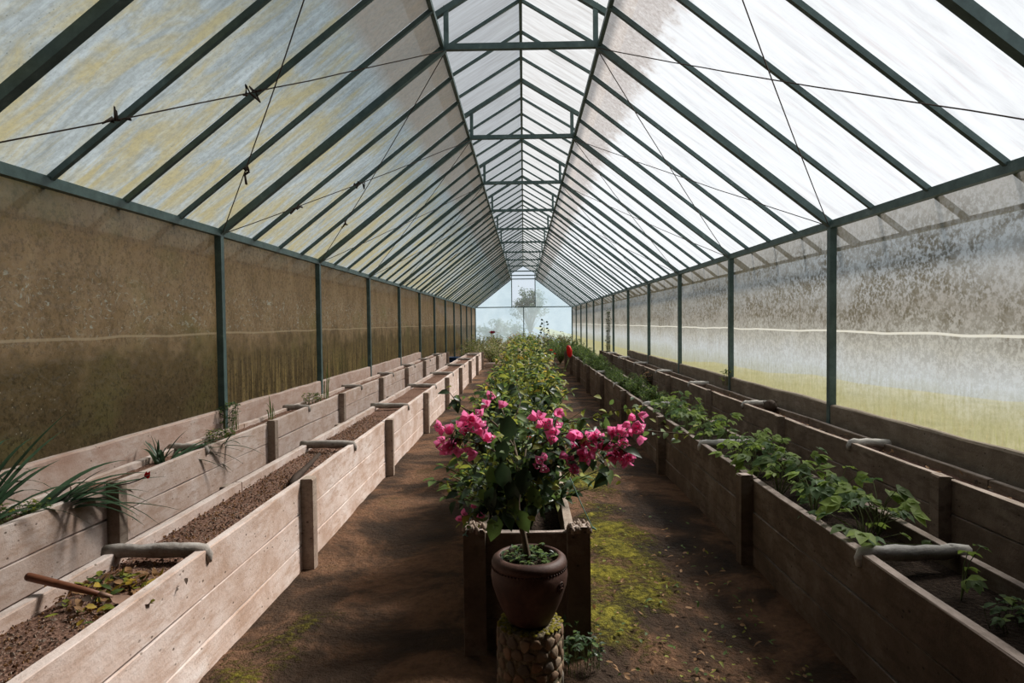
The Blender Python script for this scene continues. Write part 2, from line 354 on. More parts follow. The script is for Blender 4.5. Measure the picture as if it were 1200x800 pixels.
def mossm():
    t = NT('moss'); n = t.noise(t.pos((1, 1, 1)), 40, 5, .7)
    c = t.ramp(n, [(.3, (.07, .065, .012)), (.55, (.20, .17, .025)), (.75, (.34, .30, .05))])
    return t.done(t.pbsdf(c, .95, t.bump(n, .9, .02), .1))
M['moss'] = mossm()
def field():
    t = NT('grass_field'); n = t.noise(t.pos((1, 1, 1)), 1.2, 6, .7); f = t.noise(t.pos((1, 1, 1)), 18, 5, .7)
    c = t.ramp(n, [(.3, (.15, .145, .06)), (.55, (.24, .225, .115)), (.75, (.33, .29, .18))]); c = t.mix(t.ramp(f, [(.4, 0.0), (.7, .5)]), c, (.10, .105, .04))
    return t.done(t.pbsdf(c, .95, t.bump(f, .8, .05), .1))
M['field'] = field()
M['bank'] = soil('earth_bank', (.05, .035, .018), (.11, .085, .04), (.16, .13, .06))
M['straw'] = leafm('straw', (.42, .32, .12), .35, .7)
M['far_leaf'] = leafm('far_leaf', (.05, .085, .05), .3, .6)
M['hill'] = simple('far_hill', (.12, .16, .13), .95, .1, 0, .2)

# ------------------------------------------------------------------ dimensions of the house
WD = 2.85; Y1 = 6.06; S = 2.924; ZE = CAMZ+0.896; XP = 0.723; ZP = CAMZ+2.556; ZK = CAMZ+3.3355; XC = 0.688
K0, K1 = -3, 11
YS = Y1+K0*S; YE = Y1+K1*S
SL = (ZP-ZE)/(WD-XP); OH = 0.25
SR = (ZK-(CAMZ+2.861))/0.781; XR = 1.0
def Yk(k): return Y1+k*S

# ------------------------------------------------------------------ floor and outside ground
def make_floor():
    root = struct('floor', 'dark brown earth floor with yellow green moss patches', 'floor')
    xs = [-2.95+i*0.055 for i in range(108)]; ys = []
    y = YS
    while y < YE+.3: ys.append(y); y += 0.055 if y < 9 else (.12 if y < 22 else .5)
    vs = []; moss = []
    for y in ys:
        for x in xs:
            n = noise.noise(Vector((x*1.1, y*1.1, 1.3))); n2 = noise.noise(Vector((x*5, y*5, 4.3))); n3 = noise.noise(Vector((x*13, y*13, 2.1)))
            m = 0.0
            def blob(cx, cy, rx, ry, a):
                return a*max(0.0, 1-((x-cx)/rx)**2-((y-cy)/ry)**2)
            m = blob(.52, 4.0, .48, 1.5, 1.1)+blob(.55, 6.2, .4, 1.6, .8)+blob(.55, 2.45, .5, .22, .85)+blob(.4, 3.25, .22, .5, .5)
            m += blob(-1.2, 2.85, .22, .55, .75)+blob(-1.05, 3.4, .2, .4, .45)+blob(.9, 2.6, .3, .25, .5)+blob(-.75, 2.45, .3, .2, .35)
            m = m*(.75+.6*n+.5*n2) + .10*n2
            m = max(0.0, min(1.0, m))
            z = .018*n + .008*n2 + .004*n3 + (.022*m*(1+n3) if m > .3 else 0)
            vs.append((x, y, z-.012)); moss.append(m)
    nx = len(xs); fs = [(j*nx+i, j*nx+i+1, (j+1)*nx+i+1, (j+1)*nx+i) for j in range(len(ys)-1) for i in range(nx-1)]
    me = bpy.data.meshes.new('floor_surface'); me.from_pydata(vs, [], fs); me.materials.append(M['floor'])
    a = me.attributes.new('moss', 'FLOAT', 'POINT'); a.data.foreach_set('value', moss)
    me.polygons.foreach_set('use_smooth', [True]*len(fs)); me.update()
    put('earth_surface', me, root)
    return root
FLOOR = make_floor()
def make_ground():
    root = struct('ground_outside', 'yellow green meadow and brown earth bank outside the film walls', 'ground')
    b = MB(); xs = [3.0, 3.6, 5, 6, 7, 8, 9, 10, 11, 12, 14, 25, 40]; ys = [-30+i*6 for i in range(40)]
    def gz(x, y):
        ed = 12.5-.22*max(0, min(y, 30))
        return -.05 + .12*noise.noise(Vector((x*.4, y*.4, 0))) - .45*max(0, x-ed)
    vs = [(x, y, gz(x, y) if x > 3.1 else -.06) for y in ys for x in xs]; nx = len(xs)
    b.add(vs, [(j*nx+i, j*nx+i+1, (j+1)*nx+i+1, (j+1)*nx+i) for j in range(len(ys)-1) for i in range(nx-1)], 0, True)
    b.build('meadow', M['field'], root)
    b = MB(); xs = [-3.0, -3.5, -4.2, -5.0, -6.0, -7.5, -12, -30]; zs = [-.05, .05, .6, 1.6, 2.6, 3.3, 3.8, 4.5]; ys = [-12+i*1.5 for i in range(38)]
    vs = [(x+.25*noise.noise(Vector((y*.7, i, 1))), y, z+.3*noise.noise(Vector((x, y*.6, 3)))*(1 if i > 1 else .1)) for y in ys for i, (x, z) in enumerate(zip(xs, zs))]; nx = len(xs)
    b.add(vs, [(j*nx+i+1, j*nx+i, (j+1)*nx+i, (j+1)*nx+i+1) for j in range(len(ys)-1) for i in range(nx-1)], 0, True)
    b.build('earth_bank', M['bank'], root)
    b = MB(); xs = [-30, -12, -3, 0, 3.0]; ys = [YE+.1, 45, 60, 90, 140, 200]
    vs = [(x, y, -.06-.09*max(0, y-46)) for y in ys for x in xs]; nx = 5
    b.add(vs, [(j*nx+i, j*nx+i+1, (j+1)*nx+i+1, (j+1)*nx+i) for j in range(5) for i in range(4)], 0)
    b.build('meadow', M['field'], root)
    # meadow grass and straw standing against the walls
    for side in (-1, 1):
        b = MB(); r = random.Random(11+side)
        for i in range(2600):
            y = r.uniform(1, 24); x = side*(3.02+abs(r.gauss(0, .28 if side < 0 else 1.2))); h = r.uniform(.35, .85) if side < 0 else r.uniform(.15, .42)
            lean = Vector((r.gauss(0, .12), r.gauss(0, .2), 0)); p = Vector((x, y, -.05)); q = p+Vector((0, 0, h*.6))+lean*h*.4; e = p+Vector((0, 0, h))+lean*h*1.3
            sd = Vector((0, .007, 0)); b.add([p-sd, p+sd, q+sd*.8, q-sd*.8, e], [(0, 1, 2, 3), (3, 2, 4)], 0 if r.random() < .6 else 1)
        b.build('meadow_grass', [M['straw'], M['lf_yel']], root, kind='stuff')
make_ground()

# ------------------------------------------------------------------ walls
def sag_sheet(x, y0, y1, z0, z1, seed, amp=.008, ny=10, nz=8):
    b = MB(); vs = []
    for j in range(nz+1):
        for i in range(ny+1):
            u, v = i/ny, j/nz; y = y0+(y1-y0)*u; z = z0+(z1-z0)*v
            d = amp*(noise.noise(Vector((u*3+seed*7.1, v*2.2, seed)))*1.6)*math.sin(math.pi*u)**.5*math.sin(math.pi*v)**.5
            vs.append((x+d, y, z))
    b.add(vs, [(j*(ny+1)+i, j*(ny+1)+i+1, (j+1)*(ny+1)+i+1, (j+1)*(ny+1)+i) for j in range(nz) for i in range(ny)], 0, True)
    return b
def rough_box(L, T, H, seed, nst=7, ch=.004, jit=.004):
    """plank along local Y, thickness X, height Z, origin at its centre"""
    r = random.Random(seed); b = MB(); vs = []
    t, h = T/2, H/2
    prof = [(-t+ch, -h), (t-ch, -h), (t, -h+ch), (t, h-ch), (t-ch, h), (-t+ch, h), (-t, h-ch), (-t, -h+ch)]
    for i in range(nst):
        y = -L/2+L*i/(nst-1); wx = r.uniform(-jit, jit)*.6; wz = r.uniform(-jit, jit)
        for px, pz in prof:
            vs.append((px+wx+r.uniform(-jit, jit)*.4, y+(r.uniform(-jit, jit) if 0 < i < nst-1 else 0), pz+wz+r.uniform(-jit, jit)*.5))
    fs = [(i*8+j, i*8+(j+1) % 8, (i+1)*8+(j+1) % 8, (i+1)*8+j) for i in range(nst-1) for j in range(8)]
    fs += [tuple(range(7, -1, -1)), tuple((nst-1)*8+j for j in range(8))]
    fs = [tuple(reversed(f)) for f in fs]
    b.add(vs, fs); return b
KERB_TOP = CAMZ-.785
def make_side(side):
    nm = 'left' if side < 0 else 'right'
    root = struct('wall_'+nm, 'long greenhouse side wall of brown stained plastic film between dark steel posts' if side < 0 else 'long greenhouse side wall of mossy translucent film with meadow showing through', 'wall')
    pm = MB(); pm.box((0, 0, ZE/2-.02), (.062, .062, ZE-.04)); pmesh = pm.mesh('post', M['steel'])
    kms = [rough_box(S-.075, .07, KERB_TOP+.1, 50+i, 9, .012, .006).mesh('kerb_plank', M['kerb_left' if side < 0 else 'kerb_right']) for i in range(3)]
    fl = MB(); fl.box((0, 0, 1.5), (.012, .10, 1.75)); 
    for k in range(K0, K1+1):
        put('post', pmesh, root, (side*WD, Yk(k), 0))
    for k in range(K0, K1):
        kerb = k < 4
        z0 = KERB_TOP-.06 if kerb else .02
        sag_sheet(side*(WD+.030), Yk(k)+.004, Yk(k+1)-.004, z0, ZE+.0, k+side*20).build('side_panel', M['wall_'+nm] if k > K0+1 else M['light_block'], root)  # nearest bays get unseen opaque panels, added to block light
        if kerb: put('kerb_plank', kms[k % 3], root, (side*(WD+.014), Yk(k)+S/2, (KERB_TOP-.1)/2), (0, 0, math.pi if k % 2 else 0))
        b = MB(); b.bar((side*(WD-.005), Yk(k)+.031, ZE-.028), (side*(WD-.005), Yk(k+1)-.031, ZE-.028), .055, .066); b.build('eave_beam', M['steel'], root)
    return root
make_side(-1); make_side(1)

# ------------------------------------------------------------------ roof
def make_roof():
    root = struct('ceiling', 'gabled roof of translucent sheets on dark steel rafters with raised ridge vent', 'roof')
    XO = WD+OH; ZO = ZE-SL*OH
    n = (K1-K0)*4; dy = S/4
    nrm = Vector((SL, 0, 1)).normalized()
    for side in (-1, 1):
        nv = Vector((side*nrm.x, 0, nrm.z))
        # sheets lie on top of the rafters
        mat = M['roof_left'] if side < 0 else M['roof_right']
        b = MB(); off = nv*.012
        vs = []
        for i in range(7):
            t = i/6; p = Vector((side*(XP-.02+(XO+.03-XP+.02)*t), 0, ZP+SL*.02-(ZP-ZO+SL*.05)*t))+off+Vector((0, 0, .004*math.sin(i*2.1)))
            vs += [p, p+Vector((0, dy-.004, 0))]
        b.add(vs, [(2*i, 2*i+1, 2*i+3, 2*i+2) for i in range(6)], 0, True); me = b.mesh('roof_sheet', mat)
        b = MB(); off = Vector((side*SR, 0, 1)).normalized()*.012; vs = []
        for i in range(4):
            t = i/3; p = Vector((side*XR*t, 0, ZK-SR*XR*t))+off; vs += [p, p+Vector((0, dy-.004, 0))]
        b.add(vs, [(2*i, 2*i+1, 2*i+3, 2*i+2) for i in range(3)], 0, True); me2 = b.mesh('ridge_sheet', M['roof_top'])
        b = MB(); b.add([v for v in me.vertices and [tuple(q.co) for q in me.vertices]], [tuple(f.vertices) for f in me.polygons]); med = b.mesh('roof_blocker', M['light_block'])
        b = MB(); b.add([tuple(q.co) for q in me2.vertices], [tuple(f.vertices) for f in me2.polygons]); med2 = b.mesh('ridge_blocker', M['light_block'])
        for i in range(n):
            if i < 7: put('roof_blocker', med, root, (0, YS+i*dy+.002, 0)); put('ridge_blocker', med2, root, (0, YS+i*dy+.002, 0)); continue  # unseen opaque roof over the nearest bays, added to cut light from behind
            put('roof_sheet', me, root, (0, YS+i*dy+.002, 0)); put('ridge_sheet', me2, root, (0, YS+i*dy+.002, 0))
        def rafter(wd, hd, name):
            b = MB(); o = nv*(-hd/2+.004)
            b.bar(Vector((side*XP, 0, ZP))+o, Vector((side*XO, 0, ZO))+o, wd, hd, nv); return b.mesh(name, M['steel'])
        def rrafter(wd, hd, name):
            b = MB(); nn = Vector((side*SR, 0, 1)).normalized(); o = nn*(-hd/2+.004)
            b.bar(Vector((0, 0, ZK))+o, Vector((side*(.80), 0, ZK-SR*.80))+o, wd, hd, nn); return b.mesh(name, M['steel'])
        mj, mn, rj, rn = rafter(.06, .06, 'main_rafter'), rafter(.034, .036, 'glazing_bar'), rrafter(.055, .05, 'ridge_rafter'), rrafter(.03, .03, 'ridge_bar')
        for i in range(n+1):
            y = YS+i*dy
            if i % 4 == 0: put('main_rafter', mj, root, (0, y, 0)); put('ridge_rafter', rj, root, (0, y, 0))
            else: put('glazing_bar', mn, root, (0, y, 0)); put('ridge_bar', rn, root, (0, y, 0))
        b = MB(); b.box((side*XC, 0, (ZP+ZK-SR*XC)/2), (.045, .045, ZK-SR*XC-ZP)); mp = b.mesh('vent_post', M['steel'])
        for k in range(K0, K1+1): put('vent_post', mp, root, (0, Yk(k), 0))
        b = MB(); b.bar((side*XP, YS, ZP-.01), (side*XP, YE, ZP-.01), .034, .045); b.build('purlin', M['steel'], root)
        b = MB(); b.bar((side*(XO-.01), YS, ZO-.02), (side*(XO-.01), YE, ZO-.02), .045, .03); b.build('outer_purlin', M['steel'], root)
        # crossed bracing wires with knots
        for k in (-2, -1, 0, 1, 2, 3):
            for a, c in ((k, k+1), (k+1, k)):
                p = Vector((side*WD, Yk(a), ZE))-nv*.05; q = Vector((side*XP, Yk(c), ZP))-nv*.05
                pts = [p.lerp(q, i/12)-nv*(.02*math.sin(math.pi*i/12))-Vector((0, 0, .004*R.uniform(-1, 1))) for i in range(13)]
                b = MB(); b.tube(pts, .0045, 5)
                wq = b.build('bracing_wire', M['wire'], root)
                if k < 1 and side < 0:
                    b = MB()
                    for tpos in ((.22, .45) if a < c else (.25,)):
                        c0 = p.lerp(q, tpos)-nv*.02; dd = (q-p).normalized()
                        for u in range(6):
                            s_ = c0+dd*R.uniform(-.07, .07); b.tube([s_, s_+Vector((R.gauss(0, .025), R.gauss(0, .025), R.gauss(0, .03))), s_+dd*R.uniform(-.05, .05)], [.008, .011, .005], 5)
                    b.build('wire_knot', M['wire'], wq)
    b = MB(); b.box((0, 0, ZP-.012), (2*XC+.05, .05, .055)); mc = b.mesh('collar_beam', M['steel'])
    for k in range(K0, K1+1): put('collar_beam', mc, root, (0, Yk(k), 0))
    b = MB(); b.bar((0, YS, ZK-.025), (0, YE, ZK-.025), .034, .045); b.build('ridge_purlin', M['steel'], root)
make_roof()

# ------------------------------------------------------------------ end walls
def make_back():
    root = struct('wall_back', 'pale blue translucent end wall with clear centre pane under the gable', 'wall')
    y = YE+.06
    def quad(vs, name, mat):
        b = MB(); b.add(vs, [tuple(range(len(vs)))]); return b.build(name, mat, root)
    quad([(-WD, y, 0), (0, y, 0), (0, y, ZE), (-WD, y, ZE)], 'end_pane', M['wall_back'])
    quad([(0, y, 0), (WD, y, 0), (WD, y, ZE), (0, y, ZE)], 'end_pane', M['wall_back'])
    gx = .69; gz = ZE+SL*(WD-.12-gx)
    for s in (-1, 1):
        quad([(s*(WD-.12), y, ZE), (s*gx, y, ZE), (s*gx, y, gz)], 'gable_pane', M['wall_back'])
        b = MB(); b.bar((s*gx, y-.02, ZE), (s*gx, y-.02, ZP), .05, .04, (0, 1, 0)); b.build('gable_post', M['steel'], root)
        b = MB(); b.bar((s*WD, y-.02, 0), (s*WD, y-.02, ZE), .06, .05, (0, 1, 0)); b.build('corner_post', M['steel'], root)
    quad([(-gx, y, ZE), (gx, y, ZE), (gx, y, ZP-.1), (-gx, y, ZP-.1)], 'clear_pane', M['clear'])
    b = MB(); b.bar((-WD, y-.02, ZE), (WD, y-.02, ZE), .05, .05, (0, 0, 1)); b.build('cross_beam', M['steel'], root)
    b = MB(); b.bar((0, y-.02, 0), (0, y-.02, ZE), .05, .04, (0, 1, 0)); b.build('mullion', M['steel'], root)
make_back()
def make_front():  # unseen end wall, made solid and dark to stop light from behind
    root = struct('wall_front_blocker', 'unseen end wall behind the viewpoint, made solid to block light', 'wall')
    b = MB(); y = YS-.06
    pr = [(-WD, 0), (WD, 0), (WD, ZE), (XP, ZP), (XP, ZK-SR*XP), (0, ZK), (-XP, ZK-SR*XP), (-XP, ZP), (-WD, ZE)]
    n = len(pr); vs = [(x, y, z) for x, z in pr]+[(x, y-.12, z) for x, z in pr]
    b.add(vs, [tuple(range(n)), tuple(range(2*n-1, n-1, -1))]+[(i, i+n, (i+1) % n+n, (i+1) % n) for i in range(n)])
    b.build('end_blocker', M['light_block'], root)
make_front()

# ------------------------------------------------------------------ raised beds
PH = .20
def bed_soil(x0, x1, y0, y1, z, mat, seed, step=.05, amp=.02):
    nx = max(6, int((x1-x0)/step)); ny = int((y1-y0)/step); b = MB(); vs = []
    for j in range(ny+1):
        for i in range(nx+1):
            x = x0+(x1-x0)*i/nx; y = y0+(y1-y0)*j/ny
            vs.append((x, y, z+amp*(noise.noise(Vector((x*3, y*1.6, seed)))+.6*noise.noise(Vector((x*14, y*14, seed+3))))))
    b.add(vs, [(j*(nx+1)+i, j*(nx+1)+i+1, (j+1)*(nx+1)+i+1, (j+1)*(nx+1)+i) for j in range(ny) for i in range(nx)], 0, True)
    return b
def make_bed(label, side, xf, xb, top, yp0, pitch_, k0, k1, mats, ydiv, soilmat, soil_drop, seed, post_rise=0.02):
    cm, postm, dm = mats
    root = thing('raised_bed', label, 'planter', (side*(xf+xb)/2, yp0+k0*pitch_, 0))
    ox, oy = root.location.x, root.location.y
    T = .045; L = pitch_-.012
    pms = [rough_box(L, T, PH-.008, seed*10+i).mesh('plank', cm) for i in range(4)]
    for k in range(k0, k1):
        yc = yp0+(k+.5)*pitch_
        for r in range(3):
            zc = top-PH/2-r*PH
            put('plank', pms[(k*3+r) % 4], root, (side*(xf+T/2)-ox, yc-oy, zc), (0, R.uniform(-.01, .01), math.pi*((k+r) % 2)))
            if r < 2: put('plank', pms[(k*3+r+1) % 4], root, (side*(xb-T/2)-ox, yc-oy, zc-.006), (0, R.uniform(-.012, .012), math.pi*((k+r) % 2)))
    pm = rough_box(.085, .075, top+post_rise+.1, seed+3, 3, .008, .004).mesh('post', postm)
    for k in range(k0, k1+1):
        put('post', pm, root, (side*(xf-.037)-ox, yp0+k*pitch_-oy, (top+post_rise-.1)/2), (0, 0, R.uniform(-.06, .06)))
        if xb < 2.5: put('post', pm, root, (side*(xb+.037)-ox, yp0+k*pitch_-oy, (top-.03-.1)/2-.02))
    # crossbars hook over the aisle plank
    dms = []
    for i in range(3):
        rr = random.Random(seed*7+i); b = MB(); wdt = xb-xf
        pts = [Vector((side*(wdt+.012), 0, -.004))]+[Vector((side*wdt*q/9, rr.uniform(-.005, .005), rr.uniform(-.003, .003))) for q in range(8, 0, -1)]+[Vector((side*.012, 0, -.004)), Vector((side*-.002, 0, -.026)), Vector((side*-.003, 0, -.055))]
        b.tube(pts, [.033]+[rr.uniform(.031, .034) for q in range(8)]+[.029, .022, .013], 8, 0, True, .14, rr)
        dms.append(b.mesh('crossbar', dm))
    y = ydiv; i = 0
    while y < yp0+k1*pitch_:
        if y > yp0+k0*pitch_+.1:
            put('crossbar', dms[i % 3], root, (side*xf-ox, y-oy, top-.006), (0, 0, R.uniform(-.05, .05)))
        y += pitch_; i += 1
    for yy in (yp0+k0*pitch_, yp0+k1*pitch_):
        b = rough_box(xb-xf-.09, T, PH*2, seed+9, 4); put('end_plank', b.mesh('end_plank', cm), root, (0, yy-oy, top-PH), (0, 0, math.pi/2))
    xa, xc = sorted((side*(xf+T), side*(xb-T)))
    so = bed_soil(xa, xc, yp0+k0*pitch_+.03, yp0+k1*pitch_-.03, top-soil_drop, soilmat, seed)
    so.v = [(v[0]-ox, v[1]-oy, v[2]) for v in so.v]; so.build('soil', soilmat, root)
    return root
TOPF, TOPB = CAMZ-.97, CAMZ-.945
M['conc_shaded_tan'] = concrete('shaded_tan_concrete', (.10, .075, .055), (.19, .142, .105), (.29, .23, .18), (.05, .038, .03), 1.0, (.55, .46, .41))  # lighter shade-darkened copy of the concrete, for the right wall bed
mt = (M['conc_shaded_tan'], M['conc_shaded_tan'], M['conc_pale']); mp = (M['conc_pink'], M['conc_post'], M['conc_grey']); mb = (M['conc_shaded'], M['conc_shaded'], M['conc_pale'])
BED_FL = make_bed('pale concrete plank raised bed along the left aisle, with bare brown mulch', -1, 1.39, 1.82, TOPF, 4.0, 2.45, -2, 7, mp, 2.78-2.45*2, M['soil_left'], .065, 1)
BED_BL = make_bed('pale concrete plank raised bed against the brown left film wall', -1, 2.49, 2.775, TOPB, 3.82, 2.42, -2, 7, mp, 5.0-2.42*3, M['soil_left'], .05, 2)
BED_FR = make_bed('shade-darkened concrete raised bed along the right aisle, full of green leafy plants', 1, 1.39, 1.83, TOPF, 4.0, 2.45, -2, 7, mb, 2.70-2.45*2, M['soil_right'], .085, 3)
BED_BR = make_bed('shade-darkened tan concrete raised bed with dry red soil against the mossy right film wall', 1, 2.49, 2.775, TOPB, 3.85, 2.42, -2, 7, mt, 5.0-2.42*3, M['soil_red'], .065, 4)

def make_center():
    root = thing('raised_bed', 'narrow middle raised bed with two thick end posts behind the clay pot', 'planter', (0, 2.95, 0))
    T = .045; top = .545; y0, y1 = 2.98, 21.2; n = 8; L = (y1-y0)/n
    pms = [rough_box(L-.012, T, PH-.008, 90+i).mesh('plank', M['conc_grey' if i == 9 else 'conc_post']) for i in range(3)]
    for k in range(n):
        for r in range(3):
            for s in (-1, 1):
                put('plank', pms[(k+r) % 3], root, (s*.205, y0+(k+.5)*L-2.95, top-PH/2-r*PH), (0, 0, math.pi*(k % 2)))
    pm = rough_box(.09, .10, .68, 77, 3, .012, .006).mesh('post', M['conc_shaded'])
    for k in range(n+1):
        for s in (-1, 1):
            put('post', pm, root, (s*(.235 if k == 0 else .265)+(.004 if s > 0 else 0), y0+k*L-2.95-(.035 if k == 0 else 0), .235 if s > 0 else .225))
    b = rough_box(.41, T, PH, 61, 5); me = b.mesh('end_plank', M['conc_shaded'])
    for r in range(3): put('end_plank', me, root, (0, .03, top-.012-PH/2-r*PH), (0, 0, math.pi/2))
    b = MB(); rr = random.Random(5)
    for s in (-1, 1):
        for i in range(34):
            a = rr.uniform(0, 6.28); p = Vector((s*.238+rr.uniform(-.045, .05), -.01+rr.uniform(-.045, .04), .575+rr.uniform(-.012, .004)))
            b.tube([p+Vector((0, 0, -.02)), p, p+Vector((0, 0, .012))], [.010, .010, .003], 6, 0, True, .3, rr)
    b.build('rough_cap', M['conc_post'], root, kind='stuff')
    so = bed_soil(-.185, .185, y0+.03, y1, .42, M['soil_right'], 8); so.v = [(v[0], v[1]-2.95, v[2]) for v in so.v]; so.build('soil', M['soil_right'], root)
make_center()
t = thing('path_kerb', 'low pinkish kerb closing the far end of the left aisle', 'kerb', (-.8, 21.6, 0))
put('kerb_block', rough_box(1.0, .12, .16, 5, 6, .02, .008).mesh('kerb_block', M['conc_pink']), t, (0, 0, .07), (0, 0, math.pi/2))

# ------------------------------------------------------------------ pot on the stone stump
PX, PY = .012, 2.58
def make_stump():
    root = thing('stone_stump', 'round stone faced pedestal with mossy top under the clay pot', 'pedestal', (PX, PY, 0))
    rr = random.Random(3); r0 = .130; h = .30
    b = MB(); b.lathe([(0, -.02), (r0, -.02), (r0*1.0, .1), (r0*.99, .2), (r0*.985, h-.012), (r0*.95, h-.002), (0, h)], 40); b.build('core', M['mortar'], root)
    b = MB()
    for i in range(170):
        a = rr.uniform(0, 6.283); q = r0*math.sqrt(rr.uniform(.42, .96)); p = Vector((q*math.cos(a), q*math.sin(a), h-.006))
        b.tube([p, p+Vector((0, 0, .004)), p+Vector((0, 0, .0075))], [.011, .009, .003], 7, 0, True, .3, rr)
    b.build('moss_cap', M['moss'], root, kind='stuff')
    def stn(seed, w_, h_):
        r = random.Random(seed); b = MB(); n = 9; vs = []
        for ring, (s_, d) in enumerate(((1.0, -.006), (.90, .002), (.62, .0045))):
            for j in range(n):
                a = 6.283*j/n; k = 1+.16*math.sin(seed*3+j*2.1); vs.append((d, w_/2*s_*k*math.cos(a), h_/2*s_*k*math.sin(a)))
        vs.append((.005, 0, 0))
        fs = [(i*n+j, i*n+(j+1) % n, (i+1)*n+(j+1) % n, (i+1)*n+j) for i in range(2) for j in range(n)]+[(2*n+j, 2*n+(j+1) % n, 3*n) for j in range(n)]
        b.add(vs, fs, 0, True); return b.mesh('stone', M['stone'])
    ms = [stn(1, .052, .048), stn(2, .044, .055), stn(3, .050, .040), stn(4, .036, .062)]
    z = .0; row = 0
    while z < h-.03:
        n = 16
        for j in range(n):
            a = 6.283*(j+.5*(row % 2))/n+rr.uniform(-.05, .05)
            put('stone', rr.choice(ms), root, (r0*math.cos(a), r0*math.sin(a), z+.022+rr.uniform(-.006, .006)), (rr.uniform(-.4, .4), 0, a))
        z += .048; row += 1
make_stump()
POTZ = .302
def make_pot():
    root = thing('clay_pot', 'dark terracotta pot with rolled rim on the stone pedestal', 'pot', (PX, PY, POTZ))
    b = MB(); prof = [(0, 0), (.080, 0), (.088, .006), (.108, .045), (.132, .10), (.148, .15), (.154, .19), (.151, .215), (.146, .226), (.150, .230), (.152, .240), (.147, .254), (.134, .264), (.122, .268), (.115, .262), (.112, .24), (.115, .20)]
    b.lathe(prof, 48); b.build('body', M['terra'], root)
    b = MB()
    for j in range(64):
        a = 6.283*j/64; p = Vector((.1485*math.cos(a), .1485*math.sin(a), .2235)); b.tube([p-Vector((0, 0, .004)), p, p+Vector((0, 0, .004))], [.002, .0045, .002], 5)
    b.build('bead_ring', M['terra'], root, kind='stuff')
    b = MB(); a = math.radians(-38)
    def cp(u, v, o=.003):
        z = .165+v; aa = a+u/.15; rad = .150+o-.9*max(0, .165-z)*.3+.12*(z-.165); return Vector((rad*math.cos(aa), rad*math.sin(aa), z))
    ring = [cp(.017*math.cos(q*6.283/14), .026*math.sin(q*6.283/14)) for q in range(15)]; b.tube(ring, .003, 5)
    for uu in (-.006, .006): b.tube([cp(uu, -.018), cp(uu*.2, -.004), cp(uu, .018)], .003, 5)
    b.tube([cp(-.012, 0), cp(.012, 0)], .0028, 5); b.build('embossed_emblem', M['terra'], root)
    b = bed_soil(-.08, .08, -.08, .08, .232, M['soil_right'], 4, .02, .008)
    b = MB(); b.lathe([(.114, .235), (.09, .238), (.05, .242), (0, .244)], 24); b.build('soil', M['soil_right'], root)
    return root
make_pot()
def weeds(name, label, loc, rad, n, mats, L=.025, cat='weed', h=.05, seed=1, group=None):
    root = thing(name, label, cat, loc, group); rr = random.Random(seed); b = MB()
    for i in range(n):
        a = rr.uniform(0, 6.283); q = rad*math.sqrt(rr.random()); p = Vector((q*math.cos(a), q*math.sin(a), 0)); e = p+Vector((rr.gauss(0, .012), rr.gauss(0, .012), rr.uniform(.3, 1)*h))
        b.tube([p, p.lerp(e, .5)+Vector((rr.gauss(0, .004), 0, 0)), e], [.0014, .0012, .001], 3, 3, False)
        for j in range(rr.choice((1, 2, 3))):
            d = Vector((rr.gauss(0, 1), rr.gauss(0, 1), rr.uniform(-.2, .5))); b.leaf(e, d, Vector((0, 0, 1)), L*rr.uniform(.7, 1.3), L*rr.uniform(.55, .8), rr.choice((0, 0, 1, 2)))
    b.build('foliage', list(mats)+[M['stem_green']], root, kind='stuff'); return root
weeds('clover_weed', 'small clover weeds carpeting the soil inside the clay pot', (PX, PY, POTZ+.238), .105, 85, (M['lf_dark'], M['lf_mid'], M['lf_mid']), .024, h=.035, seed=2)
weeds('ivy_weed', 'small leafy weed growing at the right foot of the stone pedestal', (PX+.21, PY+.20, 0), .10, 60, (M['lf_dark'], M['lf_mid'], M['lf_dark']), .03, h=.16, seed=5)

# ------------------------------------------------------------------ bougainvillea
def make_bract_mesh(seed):
    r = random.Random(seed); b = MB()
    for i in range(3):
        a = 2.094*i+r.uniform(-.25, .25); d = Vector((math.cos(a)*.85, math.sin(a)*.85, .75+r.uniform(-.2, .2))); b.leaf(Vector((0, 0, 0)), d, Vector((-math.cos(a), -math.sin(a), .9)), r.uniform(.031, .039), r.uniform(.026, .032), 0, r.uniform(-.45, .1), .22)
    return b.mesh('flower', M['bract'])
BR = [make_bract_mesh(i) for i in range(5)]
b = MB()
for i in range(3):
    a = 2.094*i+.4; p = Vector((.004*math.cos(a), .004*math.sin(a), .004)); e = p+Vector((.004*math.cos(a), .004*math.sin(a), .016)); b.tube([p, e, e+Vector((0, 0, .002))], [.001, .0014, .0035], 6)
STAMEN = b.mesh('floret', M['white'])
def leaf_mesh(name, L, W, mat, seed, curl=.25, fold=.18):
    b = MB(); b.leaf(Vector((0, 0, 0)), Vector((1, 0, 0)), Vector((0, 0, 1)), L, W, 0, curl, fold); return b.mesh(name, mat)
BL_ = [leaf_mesh('leaf', .060, .042, M[m], i, c) for i, (m, c) in enumerate((('lf_dark', .3), ('lf_dark', .5), ('lf_mid', .25), ('lf_yel', .3), ('lf_dark', .1), ('lf_mid', .5)))]
BIG = [leaf_mesh('leaf', .115, .075, M['lf_dark'], 1, .25), leaf_mesh('leaf', .10, .07, M['lf_mid'], 2, .35)]
